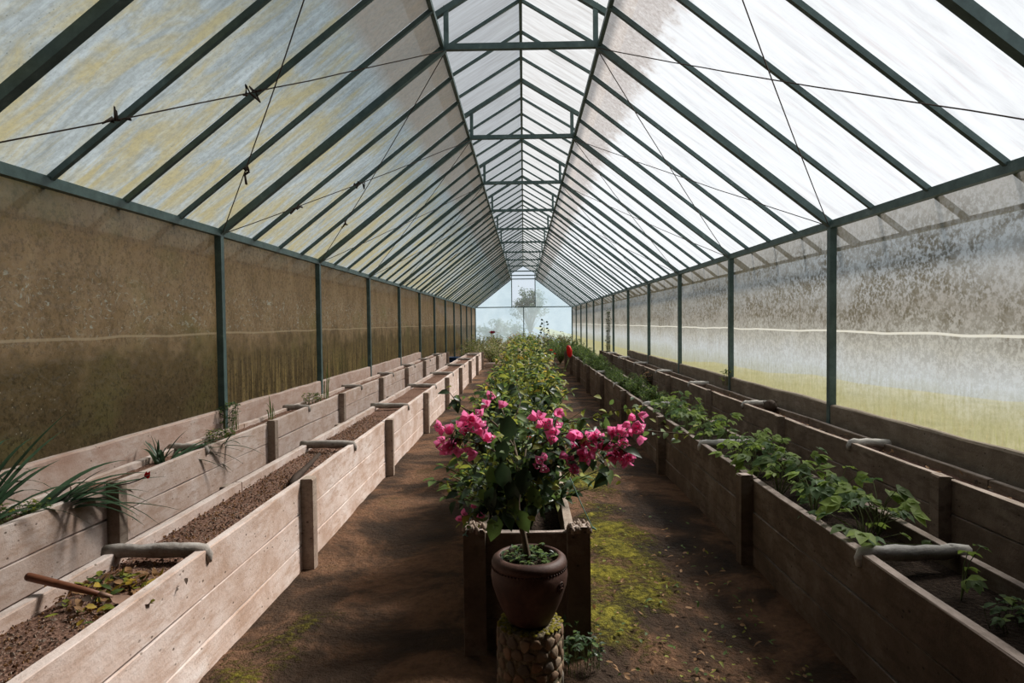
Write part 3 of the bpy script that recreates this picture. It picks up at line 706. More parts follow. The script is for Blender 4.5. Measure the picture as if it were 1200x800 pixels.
def make_bougainvillea():
    rr = random.Random(21); base = Vector((PX, PY, POTZ+.23))
    root = thing('bougainvillea', 'pink flowering bougainvillea shrub growing from the dark clay pot', 'shrub', base)
    hub = at(612, 560, 2.6)
    stems = []
    def stem(pts, r0, r1, name='stem'):
        pts = [Vector(p)-base for p in pts]; k = len(pts)
        # smooth the polyline
        out = []
        for i in range(k-1):
            p0, p1, p2, p3 = pts[max(i-1, 0)], pts[i], pts[i+1], pts[min(i+2, k-1)]
            for u in (0, .25, .5, .75):
                out.append(.5*((2*p1)+(p2-p0)*u+(2*p0-5*p1+4*p2-p3)*u*u+(3*p1-p0-3*p2+p3)*u*u*u))
        out.append(pts[-1]); n = len(out)
        b = MB(); b.tube(out, [r0+(r1-r0)*i/(n-1) for i in range(n)], 6); b.build(name, M['stem'], root); stems.append(out); return out
    stem([base, at(612, 620, 2.59), at(606, 590, 2.58), hub], .014, .010, 'trunk')
    S_ = []
    def br(*pp, r=.0045): S_.append(stem([hub]+[at(*p) for p in pp], r, .0015))
    br((590, 535, 2.52), (560, 520, 2.45), (530, 512, 2.42)); br((595, 530, 2.55), (575, 505, 2.5), (552, 494, 2.48)); br((600, 520, 2.7), (572, 490, 2.75), (543, 478, 2.72), (527, 460, 2.7), r=.006)
    br((600, 510, 2.75), (588, 480, 2.9), (576, 464, 2.95)); br((625, 520, 2.6), (640, 500, 2.55), (655, 484, 2.5)); br((630, 540, 2.5), (640, 545, 2.42)); br((640, 530, 2.5), (668, 540, 2.42))
    br((635, 520, 2.5), (675, 512, 2.45), (710, 515, 2.42), (732, 528, 2.4)); br((640, 515, 2.6), (690, 505, 2.55), (730, 503, 2.5), (775, 506, 2.48), (812, 509, 2.46))
    br((640, 505, 2.7), (690, 490, 2.75), (725, 480, 2.75), (765, 475, 2.72)); br((590, 575, 2.5), (565, 595, 2.45), (545, 604, 2.42)); br((590, 560, 2.5), (575, 585, 2.46), (566, 600, 2.45))
    br((620, 540, 2.55), (625, 570, 2.45), (622, 595, 2.42)); br((600, 560, 2.5), (592, 600, 2.45)); br((620, 510, 2.8), (640, 480, 2.95), (650, 460, 3.0)); br((600, 505, 2.85), (610, 470, 3.0), (605, 450, 3.05))
    br((660, 520, 2.65), (700, 535, 2.6), (715, 560, 2.55)); br((590, 545, 2.65), (570, 555, 2.6), (560, 575, 2.6))
    # leaves along the branches
    nl = 0
    for si, st in enumerate(S_):
        n = len(st); shoot = si in (8, 9)
        cnt = 17 if shoot else 15
        for q in range(cnt):
            u = .22+.78*(q+rr.random())/cnt; f = u*(n-1); i = min(int(f), n-2); p = st[i].lerp(st[i+1], f-i)
            d = Vector((rr.gauss(0, 1), rr.gauss(0, 1)-.2, rr.gauss(-.15, .55))).normalized()
            young = shoot and u > .5 or rr.random() < .22
            me = rr.choice((BL_[3], BL_[3], BL_[2])) if young else rr.choice((BL_[0], BL_[1], BL_[4], BL_[0], BL_[5], BL_[2]))
            x = d; z = Vector((rr.gauss(0, .5), rr.gauss(0, .5)-.4, 1)); y = z.cross(x).normalized(); z = x.cross(y); s = rr.uniform(.6, 1.25)*(.7 if young else 1)
            o = put('leaf', me, root, p); o.rotation_euler = Matrix((x, y, z)).transposed().to_euler(); o.scale = (s,)*3; nl += 1
    # broad hanging leaves low in the crown
    for (x, y, Y) in ((578, 585, 2.44), (588, 556, 2.46), (604, 596, 2.42), (590, 610, 2.46), (600, 575, 2.44), (583, 618, 2.48), (607, 612, 2.46), (616, 562, 2.40), (622, 585, 2.40), (574, 560, 2.5), (640, 575, 2.5), (592, 530, 2.5), (626, 545, 2.48), (712, 560, 2.56), (650, 540, 2.55), (690, 540, 2.6), (596, 500, 2.62), (580, 520, 2.56)):
        p = at(x, y, Y)-base+Vector((0, 0, .05)); d = Vector((rr.gauss(0, .35), -.35, -1)).normalized(); z = Vector((rr.gauss(0, .3), -1, .25)); yv = z.cross(d).normalized(); z = d.cross(yv)
        o = put('leaf', BIG[0] if rr.random() < .75 else BIG[1], root, p); o.rotation_euler = Matrix((d, yv, z)).transposed().to_euler(); o.scale = (rr.uniform(.8, 1.1),)*3
    b = MB()
    for st in S_[:]:
        n = len(st)
        for q in range(26):
            f = rr.uniform(.25, 1)*(n-1); i = min(int(f), n-2); p = st[i].lerp(st[i+1], f-i)+Vector((rr.gauss(0, .035), rr.gauss(0, .035), rr.gauss(0, .03)))
            L = rr.uniform(.022, .045); b.leaf(p, Vector((rr.gauss(0, 1), rr.gauss(0, 1), rr.gauss(0, .5))), Vector((rr.gauss(0, .5), rr.gauss(0, .5)-.3, 1)), L, L*.6, rr.choice((0, 0, 1, 1, 2)))
    b.build('small_leaves', [M['lf_dark'], M['lf_mid'], M['lf_yel']], root, kind='stuff')
    FL = [(518,502,0),(536,500,0),(520,515,0),(524,523,0),(535,519,0),(536,529,0),(542,492,0),(554,492,0),(552,501,0),(561,489,0),(560,498,0),(566,504,0),(573,515,0),(569,509,0),(556,528,0),(521,527,0),(529,508,0),(548,488,0),
          (575,462,2),(571,475,3),(589,474,3),(654,483,1),(645,492,1),(630,490,1),(636,498,1),(648,511,1),(651,506,1),(660,534,4),(635,544,4),(629,550,4),(641,539,4),(640,551,4),(671,544,4),(669,551,4),(676,543,4),(673,555,4),(667,540,4),
          (672,509,1),(685,508,1),(673,521,1),(676,529,1),(683,519,1),(692,522,1),(692,531,1),(704,515,1),(700,525,1),(708,524,1),(697,511,1),(720,506,1),(720,513,1),(728,500,1),(734,505,1),(717,523,1),(731,518,1),(724,530,1),(736,530,1),(731,539,1),(721,536,1),(737,537,1),(727,537,1),(742,488,1),(748,499,1),(748,505,1),(712,531,1),(685,532,1),
          (553,593,5),(537,608,5),(541,603,5),(566,602,5),(598,588,5),(564,606,5)]
    DY = {0: 2.44, 1: 2.45, 2: 2.95, 3: 2.8, 4: 2.42, 5: 2.44}
    FL = FL+[(x+rr.uniform(-7, 7), y+rr.uniform(-6, 6), g) for (x, y, g) in FL if g in (0, 1)]
    for (x, y, g) in FL:
        p = at(x, y, DY[g]+rr.uniform(-.03, .03))-base
        # short stalk back to the nearest branch
        q = min((s for st in S_ for s in st), key=lambda s: (s-p).length)
        o = put('flower', rr.choice(BR), root, p); d = Vector((rr.gauss(0, .5), -1+rr.gauss(0, .35), rr.gauss(.25, .5))).normalized()
        o.rotation_euler = (d.to_track_quat('Z', 'Y') @ Matrix.Rotation(rr.uniform(0, 6.28), 4, 'Z').to_quaternion()).to_euler(); o.scale = (rr.uniform(.85, 1.2)*(.75 if g == 5 else 1.02),)*3
        if rr.random() < .4: k = put('floret', STAMEN, o)
        if (q-p).length > .012:
            b = MB(); b.tube([q, q.lerp(p, .5)+Vector((0, 0, .006)), p], .0014, 4); b.build('flower_stalk', M['stem_green'], root)
make_bougainvillea()
for k, (p, q, lab) in enumerate(((at(573, 530, 2.62), Vector((-.275, 2.90, .54)), 'green twine from the bougainvillea down to the left bed post'), (at(668, 560, 2.66), Vector((.305, 2.92, .56)), 'green twine from the bougainvillea down to the right bed post'))):
    t = thing('twine', lab, 'string', q); b = MB(); b.tube([p-q, (p-q)*.5+Vector((0, 0, -.006)), Vector((0, 0, 0))], .0022, 5); b.build('strand', M['twine'], t)
    b = MB(); b.tube([Vector((-.01, 0, 0)), Vector((.0, .0, .008)), Vector((.012, 0, -.004))], .004, 5); b.build('knot', M['twine'], t)

# ------------------------------------------------------------------ shrubs
def make_shrub(name, label, cat, loc, h, rad, nb, nl, mats, wts, L, seed, group=None, flowers=0, fm='red', wl=.6, top_bias=.0, spread=1.0):
    root = thing(name, label, cat, loc, group); rr = random.Random(seed); bs = MB(); bf = MB()
    for i in range(nb):
        a = rr.uniform(0, 6.283); q = rad*math.sqrt(rr.uniform(.08, 1)); e = Vector((q*math.cos(a)*spread, q*math.sin(a), h*(1-.45*(q/rad)**2)*rr.uniform(.6, 1.03)))
        c = Vector((e.x*.35, e.y*.35, e.z*.6)); pts = []
        for j in range(7):
            u = j/6; pts.append(Vector((0, 0, 0))*(1-u)**2+c*2*u*(1-u)+e*u*u)
        bs.tube(pts, [.007*(1-j/7)+.0012 for j in range(7)], 4, 0, False)
        for j in range(nl):
            u = rr.uniform(.28, 1.0); p = Vector((0, 0, 0))*(1-u)**2+c*2*u*(1-u)+e*u*u
            d = Vector((rr.gauss(0, 1), rr.gauss(0, 1), rr.gauss(.05, .5))).normalized(); p = p+d*.02*rr.random()
            m = rr.choices(range(len(mats)), wts)[0]; l_ = L*rr.uniform(.55, 1.3)
            bf.leaf(p, d, Vector((rr.gauss(0, .4), rr.gauss(0, .4), 1)), l_, l_*wl, m, rr.uniform(.1, .5))
    bs.build('stems', M['stem_green'], root, kind='stuff'); bf.build('foliage', [M[m] for m in mats], root, kind='stuff')
    return root
def rose_mesh(mat, r=.03):
    b = MB(); rr = random.Random(3)
    for ring, (n, tilt, s_) in enumerate(((4, 1.6, .55), (5, .8, .8), (6, .25, 1.0))):
        for j in range(n):
            a = 6.283*j/n+ring*.5; d = Vector((math.cos(a), math.sin(a), tilt)); b.leaf(Vector((0, 0, 0)), d, Vector((-math.cos(a), -math.sin(a), 1)), r*s_, r*s_*.9, 0, -.25, .1)
    return b.mesh('bloom', M[mat])
ROSE_R, ROSE_C = rose_mesh('red'), rose_mesh('crimson', .035)
ORD = ['first', 'second', 'third', 'fourth', 'fifth', 'sixth', 'seventh', 'eighth', 'ninth', 'tenth', 'eleventh', 'twelfth', 'thirteenth', 'fourteenth', 'fifteenth', 'sixteenth', 'seventeenth', 'eighteenth', 'nineteenth', 'twentieth', 'twenty-first', 'twenty-second', 'twenty-third', 'twenty-fourth', 'twenty-fifth', 'twenty-sixth']
y = 3.45; i = 0; CS = []
protos = {}
while y < 21.0:
    kind = i % 4; near = y < 7.5
    lab = '%s leafy shrub behind the bougainvillea in the middle bed' % ORD[i]
    x = R.uniform(-.06, .06); h = (.72 if y < 4.2 else .82)+R.uniform(-.06, .10); 
    if near:
        mats, w_ = (('lf_dark', 'lf_mid', 'lf_yel'), (5, 3, 2)) if i < 2 else (('lf_dark', 'lf_mid', 'lf_yel', 'lf_gold'), (2, 4, 5, .6))
        o = make_shrub('leafy_shrub', lab, 'shrub', (x, y, .40), h, .50, 46, 26, mats, w_, .062, 100+i)
    else:
        if kind not in protos:
            protos[kind] = make_shrub('leafy_shrub', lab, 'shrub', (x, y, .40), h+.03, .50, 44, 22, ('lf_dark', 'lf_mid', 'lf_yel', 'lf_gold', 'lf_cream'), (1.5, 4, 3, 1.0, 1.2), .07, 100+i); o = protos[kind]
        else: o = copy_tree(protos[kind], (x, y, .40), R.uniform(0, 6.28), R.uniform(.95, 1.08), lab)
    CS.append(o); y += .72 if near else 1.3; i += 1
def bloom(name, label, x, y, Y, me, zb, scale=1.0, cat='flower'):
    p = at(x, y, Y); bx = max(-.15, min(.15, p.x)); ox = p.x-bx; root = thing(name, label, cat, (bx, p.y, zb)); h = p.z-zb
    b = MB(); b.tube([(0, 0, -.02), (ox*.3, 0, h*.35), (ox*.75, 0, h*.7), (ox, 0, h)], [.004, .0035, .003, .0025], 5); b.build('stem', M['stem_green'], root)
    o = put('bloom', me, root, (ox, 0, h)); o.scale = (scale,)*3
    b = MB(); rr = random.Random(int(x))
    for j in range(5):
        d = Vector((rr.gauss(0, 1), rr.gauss(0, 1), .2)); u = rr.uniform(.7, .95); b.leaf(Vector((ox*(.75+(u-.7)*.833), 0, h*u)), d, Vector((0, 0, 1)), .05, .03, 0)
    b.build('leaves', M['lf_mid'], root, kind='stuff')
bloom('rose', 'dark crimson rose on a tall stem against the blue end wall', 577, 391, 12.0, ROSE_C, .42, 2.6)
bloom('rose', 'small bright red bloom above the left edge of the middle shrubs', 602, 447, 5.2, ROSE_R, .42, 1.2)
bloom('rose', 'red bloom half hidden in the shrubs behind the pink flowers', 616, 505, 3.3, ROSE_R, .42, .9)
bloom('rose', 'small red bloom low among the dark leaves right of centre', 621, 513, 3.25, ROSE_R, .42, .6)
bloom('rose', 'distant red bloom among the far shrubs, right of centre', 646, 411, 12.0, ROSE_R, .42, 1.6)
bloom('rose', 'distant orange red bloom just below the far red bloom', 650, 415, 11.0, ROSE_R, .42, 1.1)
p = at(668, 411, 7.0); t = thing('cockscomb', 'upright red cockscomb flower spike beside the right aisle bed', 'flower', (.15, 7.0, .42)); b = MB(); h = p.z-.42; ox = p.x-.15
b.tube([(0, 0, -.02), (ox*.35, 0, h*.35), (ox*.8, 0, h*.7), (ox, 0, h-.05)], .005, 5); b.build('stem', M['stem_green'], t)
b = MB(); b.tube([(ox, 0, h-.07), (ox-.002, 0, h-.045), (ox-.008, 0, h), (ox-.02, 0, h+.045), (ox-.026, 0, h+.06)], [.012, .026, .031, .022, .008], 9, 0, True, .2); b.build('spike', M['red'], t)
p = at(637, 398, 13.0); t = thing('tall_weed', 'tall dark twiggy weed rising against the pale end wall', 'weed', (.15, 13.0, .42)); b = MB(); bs = MB(); h = 1.10; ox = p.x-.15
bs.tube([(0, 0, -.02), (ox*.7, 0, h*.3), (ox, 0, h*.55), (ox+.01, 0, h*.8), (ox+.01, 0, h)], [.008, .007, .006, .005, .003], 5); rr = random.Random(8)
for j in range(16):
    z = h*(.55+.45*j/15); d = Vector(((-1)**j, rr.gauss(0, .4), .35)); p0 = Vector((ox+.01, 0, z)); e = p0+d*rr.uniform(.03, .09)*(1.5-j/16); bs.tube([p0, e], .003, 4)
    for q in range(2): b.leaf(e, d+Vector((rr.gauss(0, .5), 0, rr.gauss(0, .5))), Vector((0, -1, .5)), .055, .035, 0)
bs.build('stem', M['stem'], t); b.build('leaves', M['lf_dark'], t, kind='stuff')

# far plants filling the house beyond the beds
far_protos = [make_shrub('far_bush', 'pale cream seeding bush, first row beyond the beds, leftmost', 'shrub', (-1.9, 23.0, 0), 1.05, .62, 40, 26, ('lf_cream', 'lf_mid', 'lf_yel'), (5, 2, 2), .07, 301, 'bushes beyond the beds', wl=.35),
              make_shrub('far_bush', 'green leafy bush, first row beyond the beds, rightmost', 'shrub', (1.9, 22.6, 0), 1.0, .62, 40, 26, ('lf_fern', 'lf_mid', 'lf_yel'), (4, 4, 1), .07, 302, 'bushes beyond the beds', wl=.4),
              make_shrub('far_bush', 'tan and green bush, first row beyond the beds, at the end of the middle bed', 'shrub', (.2, 23.2, 0), 1.1, .62, 40, 26, ('lf_mid', 'lf_yel', 'lf_cream', 'lf_dry'), (3, 2, 3, 1.5), .07, 303, 'bushes beyond the beds')]
for r in range(5):
    for c in range(6):
        x = -2.1+c*.84+R.uniform(-.15, .15); y = 22.9+r*2.6+R.uniform(-.5, .5)
        if r == 0 and c in (0, 3, 5): continue
        k = 0 if (c == 0 or (c == 1 and r < 2)) else (1 if c >= 4 and r < 3 else 2)
        copy_tree(far_protos[k], (x, y, 0), R.uniform(0, 6.28), R.uniform(.88, 1.1), ['pale cream seeding bush', 'green leafy bush', 'tan and green bush'][k]+', %s row beyond the beds, %s from the left' % (ORD[r], ORD[c]))
# ------------------------------------------------------------------ plants in the right aisle bed
def lobed_leaf(b, base, d, nrm, L, mat):
    d = d.normalized(); x = d.cross(nrm).normalized(); n = x.cross(d)
    for ang, s_ in ((0, 1.0), (.85, .82), (-.85, .82)):
        dd = d*math.cos(ang)+x*math.sin(ang); b.leaf(base, dd, n, L*s_, L*s_*.72, mat, .3, .12)
VINE = []
for i in range(4):
    b = MB(); lobed_leaf(b, Vector((0, 0, 0)), Vector((1, 0, 0)), Vector((0, 0, 1)), .055, 0); VINE.append(b.mesh('leaf', M[('lf_vine', 'lf_mid', 'lf_vine', 'lf_fern')[i]]))
def vine_plant(loc, label, seed, group, nleaf=14, size=1.0):
    root = thing('vine_plant', label, 'plant', loc, group); rr = random.Random(seed)
    for j in range(nleaf):
        a = rr.uniform(0, 6.283); q = rr.uniform(.03, .17)*size; h = rr.uniform(.06, .19)*size
        if abs(loc[0]+q*math.cos(a)-1.61) > .2: q *= .5
        e = Vector((q*math.cos(a), q*math.sin(a), h)); b = MB(); b.tube([(0, 0, 0), (e.x*.4, e.y*.4, h*.75), e], [.0025, .002, .0016], 4, 0, False)
        b.build('stalk', M['stem_green'], root)
        o = put('leaf', rr.choice(VINE), root, e); d = Vector((math.cos(a), math.sin(a), rr.uniform(-.35, .25))); z = Vector((rr.gauss(0, .3)-.15, rr.gauss(0, .3)-.25, 1)); y = z.cross(d).normalized(); x = d.normalized(); z = x.cross(y)
        o.rotation_euler = Matrix((x, y, z)).transposed().to_euler(); o.scale = (rr.uniform(.7, 1.35)*size,)*3
zs = TOPF-.085
for i in range(10):
    vine_plant((1.50+.20*(i % 2)+R.uniform(-.03, .03), 2.92+i*.22, zs), ORD[i]+' young lobed leaf vine plant back from the nearest crossbar of the right aisle bed', 400+i, 'vine plants behind the nearest right crossbar', 19, 1.3)
for i in range(8):
    vine_plant((1.50+.20*(i % 2)+R.uniform(-.03, .03), 5.3+i*.29, zs), ORD[i]+' bushy vine plant back from the second crossbar of the right aisle bed', 430+i, 'vine plants behind the second right crossbar', 17, 1.3)
vine_plant((1.62, 2.42, zs), 'sparse vine plant just in front of the nearest crossbar of the right aisle bed', 450, None, 5, 1.0)
weeds('round_leaf_weed', 'round leaved grey green weed at the near end of the right aisle bed', (1.66, 2.2, zs), .10, 34, (M['lf_fern'], M['lf_vine'], M['lf_mid']), .038, h=.07, seed=9)
# feathery clumps farther along
fp = make_shrub('feathery_plant', 'first low feathery green plant past the third crossbar of the right aisle bed', 'plant', (1.6, 7.9, zs), .30, .24, 34, 26, ('lf_fern', 'lf_mid', 'lf_vine'), (4, 3, 2), .035, 500, 'feathery plants in the right aisle bed', wl=.35, spread=.9)
for i in range(1, 26):
    copy_tree(fp, (1.6+R.uniform(-.06, .06), 7.9+i*.5, zs), R.uniform(0, 6.28), R.uniform(.75, 1.1)*(1 if i < 12 else 1.4), '%s low feathery green plant past the third crossbar of the right aisle bed' % ORD[i])
# strap leaved plants
def strap_plant(loc, label, n, Lr, lean, seed, mat='lf_blue', wd=.014, cat='plant', spread=.6, up_=1.0):
    root = thing('strap_leaf_plant', label, cat, loc); rr = random.Random(seed)
    for i in range(n):
        L = rr.uniform(*Lr); d = (Vector(lean)+Vector((rr.gauss(0, spread), rr.gauss(0, spread), up_+rr.gauss(0, .25)))).normalized(); sd = d.cross(Vector((0, 0, 1)))
        sd = (sd.normalized() if sd.length > .05 else Vector((1, 0, 0))); g = rr.uniform(.25, .95); b = MB(); vs = []
        m = 9; o0 = Vector((rr.gauss(0, .02), rr.gauss(0, .02), -.01))
        for j in range(m):
            u = j/(m-1); p = o0+d*(L*u)-Vector((0, 0, 1))*(g*L*u*u*.75); p.x = max(p.x, -2.78-loc[0]); wv = wd*(1-.15*(1-u)-.95*u**3); nrm = sd.cross(d)
            vs += [p-sd*wv+nrm*wv*.4, p, p+sd*wv+nrm*wv*.4]
        b.add(vs, [(3*j+k, 3*j+k+1, 3*j+k+4, 3*j+k+3) for j in range(m-1) for k in (0, 1)], 0, True); b.build('blade', M[mat], root)
    return root
zb = TOPB-.05
strap_plant((-2.60, 3.32, zb), 'large strap leaved plant spilling over the nearest end of the left wall bed', 26, (.55, .95), (.25, 1.3, 0), 601, spread=.22, up_=.42, wd=.023)
strap_plant((-2.56, 3.50, zb), 'arching strap leaves hanging over the front plank of the left wall bed', 10, (.40, .62), (.9, .25, 0), 611, spread=.3, up_=.75, wd=.017)
strap_plant((-2.62, 2.95, zb), 'strap leaved plant at the left picture edge with long blades', 18, (.6, 1.0), (.12, .8, 0), 602, spread=.28, up_=.75, wd=.017)
strap_plant((-2.64, 4.62, zb), 'upright tuft of strap leaves beside the post of the left wall bed', 16, (.22, .42), (0, .1, 0), 603, spread=.40, up_=1.1, wd=.012)
strap_plant((-2.60, 4.72, zb), 'strap leaved clump lying along the left wall bed, one blade hanging over the planks', 16, (.45, .80), (.22, 1.2, 0), 604, spread=.2, up_=.38, wd=.014)
strap_plant((-2.50, 5.30, zb), 'few long blades drooping over the left wall bed plank beside the leaf clump', 4, (.28, .40), (.7, .0, 0), 612, spread=.2, up_=.5, wd=.013)
strap_plant((-2.64, 6.7, zb), 'thin upright grass tuft by the left wall bed crossbar', 9, (.25, .5), (0, 0, 0), 605, 'lf_mid', .006, spread=.18, up_=1.6)
strap_plant((-2.66, 8.6, zb), 'tall slim grass blades in front of the second steel post on the left', 6, (.5, .75), (0, 0, 0), 606, 'lf_mid', .008, spread=.10, up_=2)
strap_plant((1.74, 2.02, zs), 'yellow green grass clump at the right picture edge in the right aisle bed', 12, (.2, .34), (0, 0, 0), 607, 'lf_yel', .010, spread=.35, up_=1.2)
for i, (yy, h, lb) in enumerate(((5.55, .10, 'low grassy weed patch in the left wall bed before its second crossbar'), (8.0, .14, 'green weed patch in the left wall bed below the second steel post'), (3.3, .08, 'low weeds in the left wall bed beside the large strap leaves'))):
    weeds('bed_weed', lb, (-2.64, yy, zb), .12, 90, (M['lf_mid'], M['lf_dark'], M['lf_yel']), .03, h=h, seed=20+i)
weeds('kerb_weed', 'small leafy weed sprouting at the foot of the nearest left steel post', (-2.76, Y1-.08, zb+.02), .09, 70, (M['lf_dark'], M['lf_mid'], M['lf_fern']), .035, h=.26, seed=31)
weeds('kerb_weed', 'tiny leafy sprig at the foot of the second right steel post', (2.78, Yk(1)-.02, .60), .05, 24, (M['lf_yel'], M['lf_mid'], M['lf_mid']), .04, h=.22, seed=33)
weeds('climbing_vine', 'thin vine climbing a far steel post on the right', (2.68, Yk(5), .05), .06, 110, (M['lf_dark'], M['lf_mid'], M['lf_mid']), .06, h=1.9, seed=34)
# ------------------------------------------------------------------ tools and small things
t = thing('hand_hoe', 'short hand hoe with reddish wooden handle lying across the left aisle bed', 'tool', at(85, 695, 2.33))
o0 = t.location.copy()
h0, h1 = at(31, 675, 2.33)-o0, at(122, 697, 2.33)-o0
b = MB(); dd = h1-h0; b.tube([h0, h0+dd*.03, h0+dd*.3, h0+dd*.7, h1], [.012, .0155, .015, .0125, .009], 10); b.build('handle', M['wood'], t)
b = MB(); b.tube([h1-dd*.06, h1, h1+dd.normalized()*.03], [.0105, .010, .007], 8); b.build('ferrule', M['rust'], t)
b = MB(); c = h1+dd.normalized()*.03; sd = Vector((.25, .9, .1)).normalized(); f_ = Vector((.95, -.1, -.22)).normalized(); vs = []
for j, (u, wv) in enumerate(((0, .008), (.03, .028), (.07, .032), (.105, .018))):
    pz = c+f_*u-Vector((0, 0, .8))*(u*u*.5); vs += [pz-sd*wv, pz-Vector((0, 0, .006)), pz+sd*wv]
nb_ = len(vs); vs += [v+Vector((0, 0, .003)) for v in vs]
fs = [(3*j+k, 3*j+k+1, 3*j+k+4, 3*j+k+3) for j in range(3) for k in (0, 1)]; fs += [tuple(i+nb_ for i in reversed(f)) for f in fs]
b.add(vs, fs, 0, True); b.build('blade', M['rust'], t)
t = thing('stick', 'dark weathered stick lying on the mulch below the second left crossbar', 'stick', (-1.55, 4.5, TOPF-.05)); o0 = t.location
b = MB(); p0, p1 = at(341, 568, 4.05)-o0, at(374, 532, 4.9)-o0; b.tube([p0, p0.lerp(p1, .15)+Vector((0, 0, .012)), p0.lerp(p1, .55), p1], [.022, .024, .018, .014], 7, 0, True, .15); b.build('shaft', M['stick'], t)
t = thing('plastic_tub', 'dark blue plastic tub on the ground past the left wall bed', 'tub', (-2.32, 21.6, 0)); b = MB(); b.lathe([(0, .0), (.19, 0), (.23, .34), (.245, .36), (.235, .37), (.215, .34), (.18, .03), (0, .03)], 20); b.build('body', M['tub'], t)
b = MB(); b.tube([(.23, 0, .33), (.27, 0, .2), (.2, .05, .12)], .006, 5); b.build('handle', M['tub'], t)
p = at(880, 463, 7.0); t = thing('coconut_husk', 'round dark brown husk on the soil of the right wall bed', 'husk', (2.66, 7.05, TOPB-.06)); b = MB(); b.lathe([(0, 0), (.045, .008), (.068, .045), (.070, .075), (.05, .118), (.02, .135), (0, .137)], 14); b.build('shell', M['stick'], t)
b = MB()
for j in range(20):
    a = R.uniform(0, 6.28); p0 = Vector((.06*math.cos(a), .06*math.sin(a), R.uniform(.03, .11))); b.tube([p0, p0*1.25+Vector((0, 0, .01))], [.004, .001], 4)
b.build('fibre', M['wire'], t, kind='stuff')
t = thing('dry_twig', 'dry twig with a red bud trailing over the left wall bed plank', 'twig', at(150, 567, 3.72)); o0 = t.location.copy(); b = MB()
b.tube([at(140, 568, 3.70)-o0, at(152, 566, 3.70)-o0, at(163, 562, 3.72)-o0, at(175, 556, 3.74)-o0], .0035, 5); b.build('stem', M['stick'], t)
b = MB(); b.leaf(at(173, 561, 3.74)-o0, Vector((.2, 0, 1)), Vector((0, -1, 0)), .045, .03, 0); b.leaf(at(173, 560, 3.74)-o0, Vector((-.3, 0, .9)), Vector((0, -1, .2)), .04, .03, 0); b.build('bud', M['red'], t)
# dry hanging weed on the right wall bed
make_shrub('dry_weed', 'dead brown weed hanging over the plank of the right wall bed', 'weed', (2.46, 12.7, .18), .42, .24, 20, 16, ('lf_dry', 'stick'), (2, 5), .06, 71, wl=.5)
# loose litter
def litter(name, label, area, n, mats, L, zf, seed, flat=.25, cat='leaf litter'):
    rr = random.Random(seed); b = MB()
    for i in range(n):
        x, y = area(rr); d = Vector((rr.gauss(0, 1), rr.gauss(0, 1), rr.gauss(0, flat))); b.leaf(Vector((x, y, zf+rr.uniform(.004, .022))), d, Vector((rr.gauss(0, flat), rr.gauss(0, flat), 1)), L*rr.uniform(.5, 1.3), L*rr.uniform(.3, .7), rr.randrange(len(mats)), rr.uniform(-.4, .5))
    o = b.build(name, [M[m] for m in mats], kind='stuff'); o['label'] = label; o['category'] = cat
    return o
litter('leaf_litter', 'heap of yellow and brown fallen leaves against the nearest left crossbar', lambda r: (-1.60+r.gauss(0, .09), 2.60-abs(r.gauss(0, .17))), 170, ('lf_dry', 'lf_dry', 'lf_gold', 'lf_mid', 'stick', 'lf_yel'), .05, TOPF-.055, 1, .45)
litter('floor_litter', 'small fallen leaves and petals scattered on the right aisle floor', lambda r: (r.uniform(.32, 1.2), 2.2+abs(r.gauss(0, 1.3))), 380, ('lf_dry', 'lf_mid', 'lf_dry', 'lf_yel'), .033, .006, 2)
litter('bed_litter', 'dry red brown leaves scattered on the soil of the right wall bed', lambda r: (r.uniform(2.56, 2.74), r.uniform(3.4, 9)), 160, ('lf_dry', 'stick', 'lf_dry'), .04, TOPB-.06, 3)
b = MB(); rr = random.Random(4)
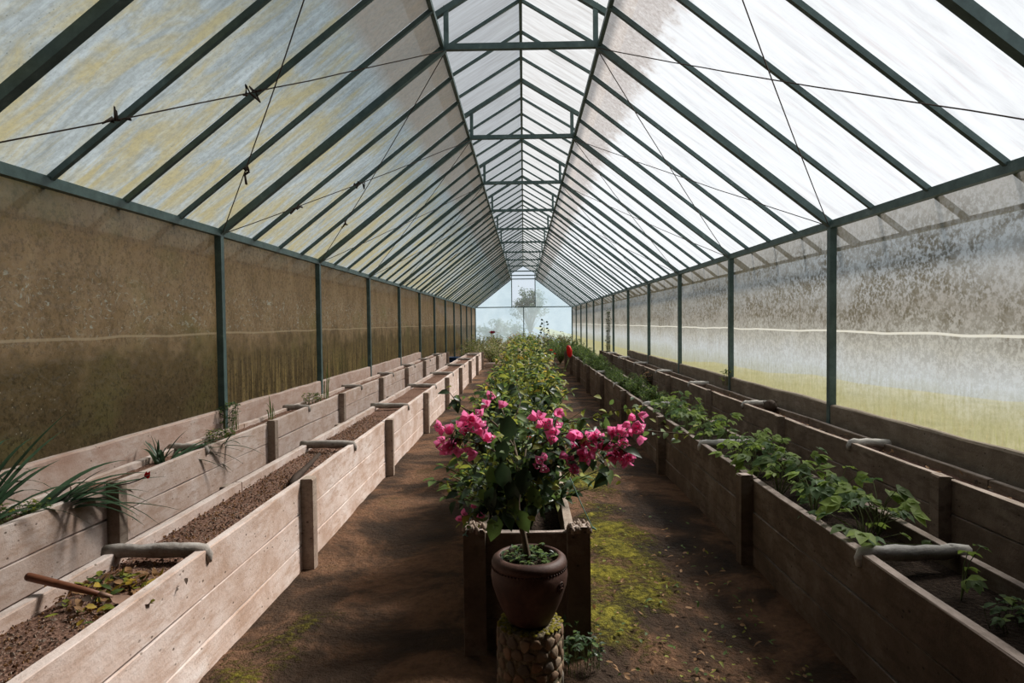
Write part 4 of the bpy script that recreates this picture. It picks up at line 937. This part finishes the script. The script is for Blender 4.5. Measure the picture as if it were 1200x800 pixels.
for i in range(5200):
    x, y = rr.uniform(-1.77, -1.44), 1.2+(rr.random()**1.3)*6; p = Vector((x, y, TOPF-.066+rr.uniform(0, .018))); s_ = rr.uniform(.004, .011)
    d = Vector((rr.gauss(0, 1), rr.gauss(0, 1), rr.gauss(0, .6))).normalized(); e = d.orthogonal().normalized()
    b.add([p-d*s_, p+e*s_*.6, p+d*s_, p-e*s_*.6, p+Vector((0, 0, s_*.7))], [(0, 1, 4), (1, 2, 4), (2, 3, 4), (3, 0, 4)], rr.randrange(3))
o = b.build('wood_chips', [M['soil_left'], M['lf_dry'], M['conc_post']], BED_FL, kind='stuff'); o.location = -BED_FL.location

# ------------------------------------------------------------------ trees outside
def make_tree(label, loc, h, cr, seed, nb=40, nl=60, L=.35, flat=.5, trunk=.12, lean=0.0, low=.72):
    root = thing('tree', label, 'tree', loc); rr = random.Random(seed); bs = MB(); bf = MB(); fork = Vector((lean, 0, h*.35))
    bs.tube([(0, 0, -.1), (lean*.4, 0, h*.2), fork], [trunk, trunk*.8, trunk*.65], 7)
    for i in range(nb):
        a = rr.uniform(0, 6.283); q = cr*math.sqrt(rr.random()); e = Vector((lean+q*math.cos(a), q*math.sin(a), h*(1-.35*flat*(q/cr)**2)*rr.uniform(low, 1.0))); c = fork.lerp(e, .5)+Vector((0, 0, .12*h))
        pts = [fork*(1-u)**2+c*2*u*(1-u)+e*u*u for u in (0, .25, .5, .75, 1)]; bs.tube(pts, [trunk*.4, trunk*.3, trunk*.2, trunk*.12, .01], 4, 0, False)
        for j in range(nl):
            u = rr.uniform(.55, 1.05); p = fork*(1-u)**2+c*2*u*(1-u)+e*u*u+Vector((rr.gauss(0, .14), rr.gauss(0, .14), rr.gauss(0, .10)))*cr*.5
            bf.leaf(p, Vector((rr.gauss(0, 1), rr.gauss(0, 1), rr.gauss(0, .6))), Vector((rr.gauss(0, .5), rr.gauss(0, .5), 1)), L*rr.uniform(.5, 1.3), L*.55, 0)
    bs.build('trunk', M['stem'], root); bf.build('crown', M['far_leaf'], root, kind='stuff')
make_tree('broad crowned tree seen through the clear gable pane', (.9, 90, -4.0), 10.9, 2.7, 1, 80, 40, .30, .8, .12, 0, .80)
make_tree('bushy tree showing dimly through the left end pane', (-2.9, 62, -1.5), 3.6, 1.9, 2, 50, 40, .22, .5, .08, 0, .3)
make_tree('taller bush behind the left end pane, near the centre mullion', (-.9, 66, -1.9), 3.6, 1.3, 3, 40, 36, .22, .5, .07, 0, .3)
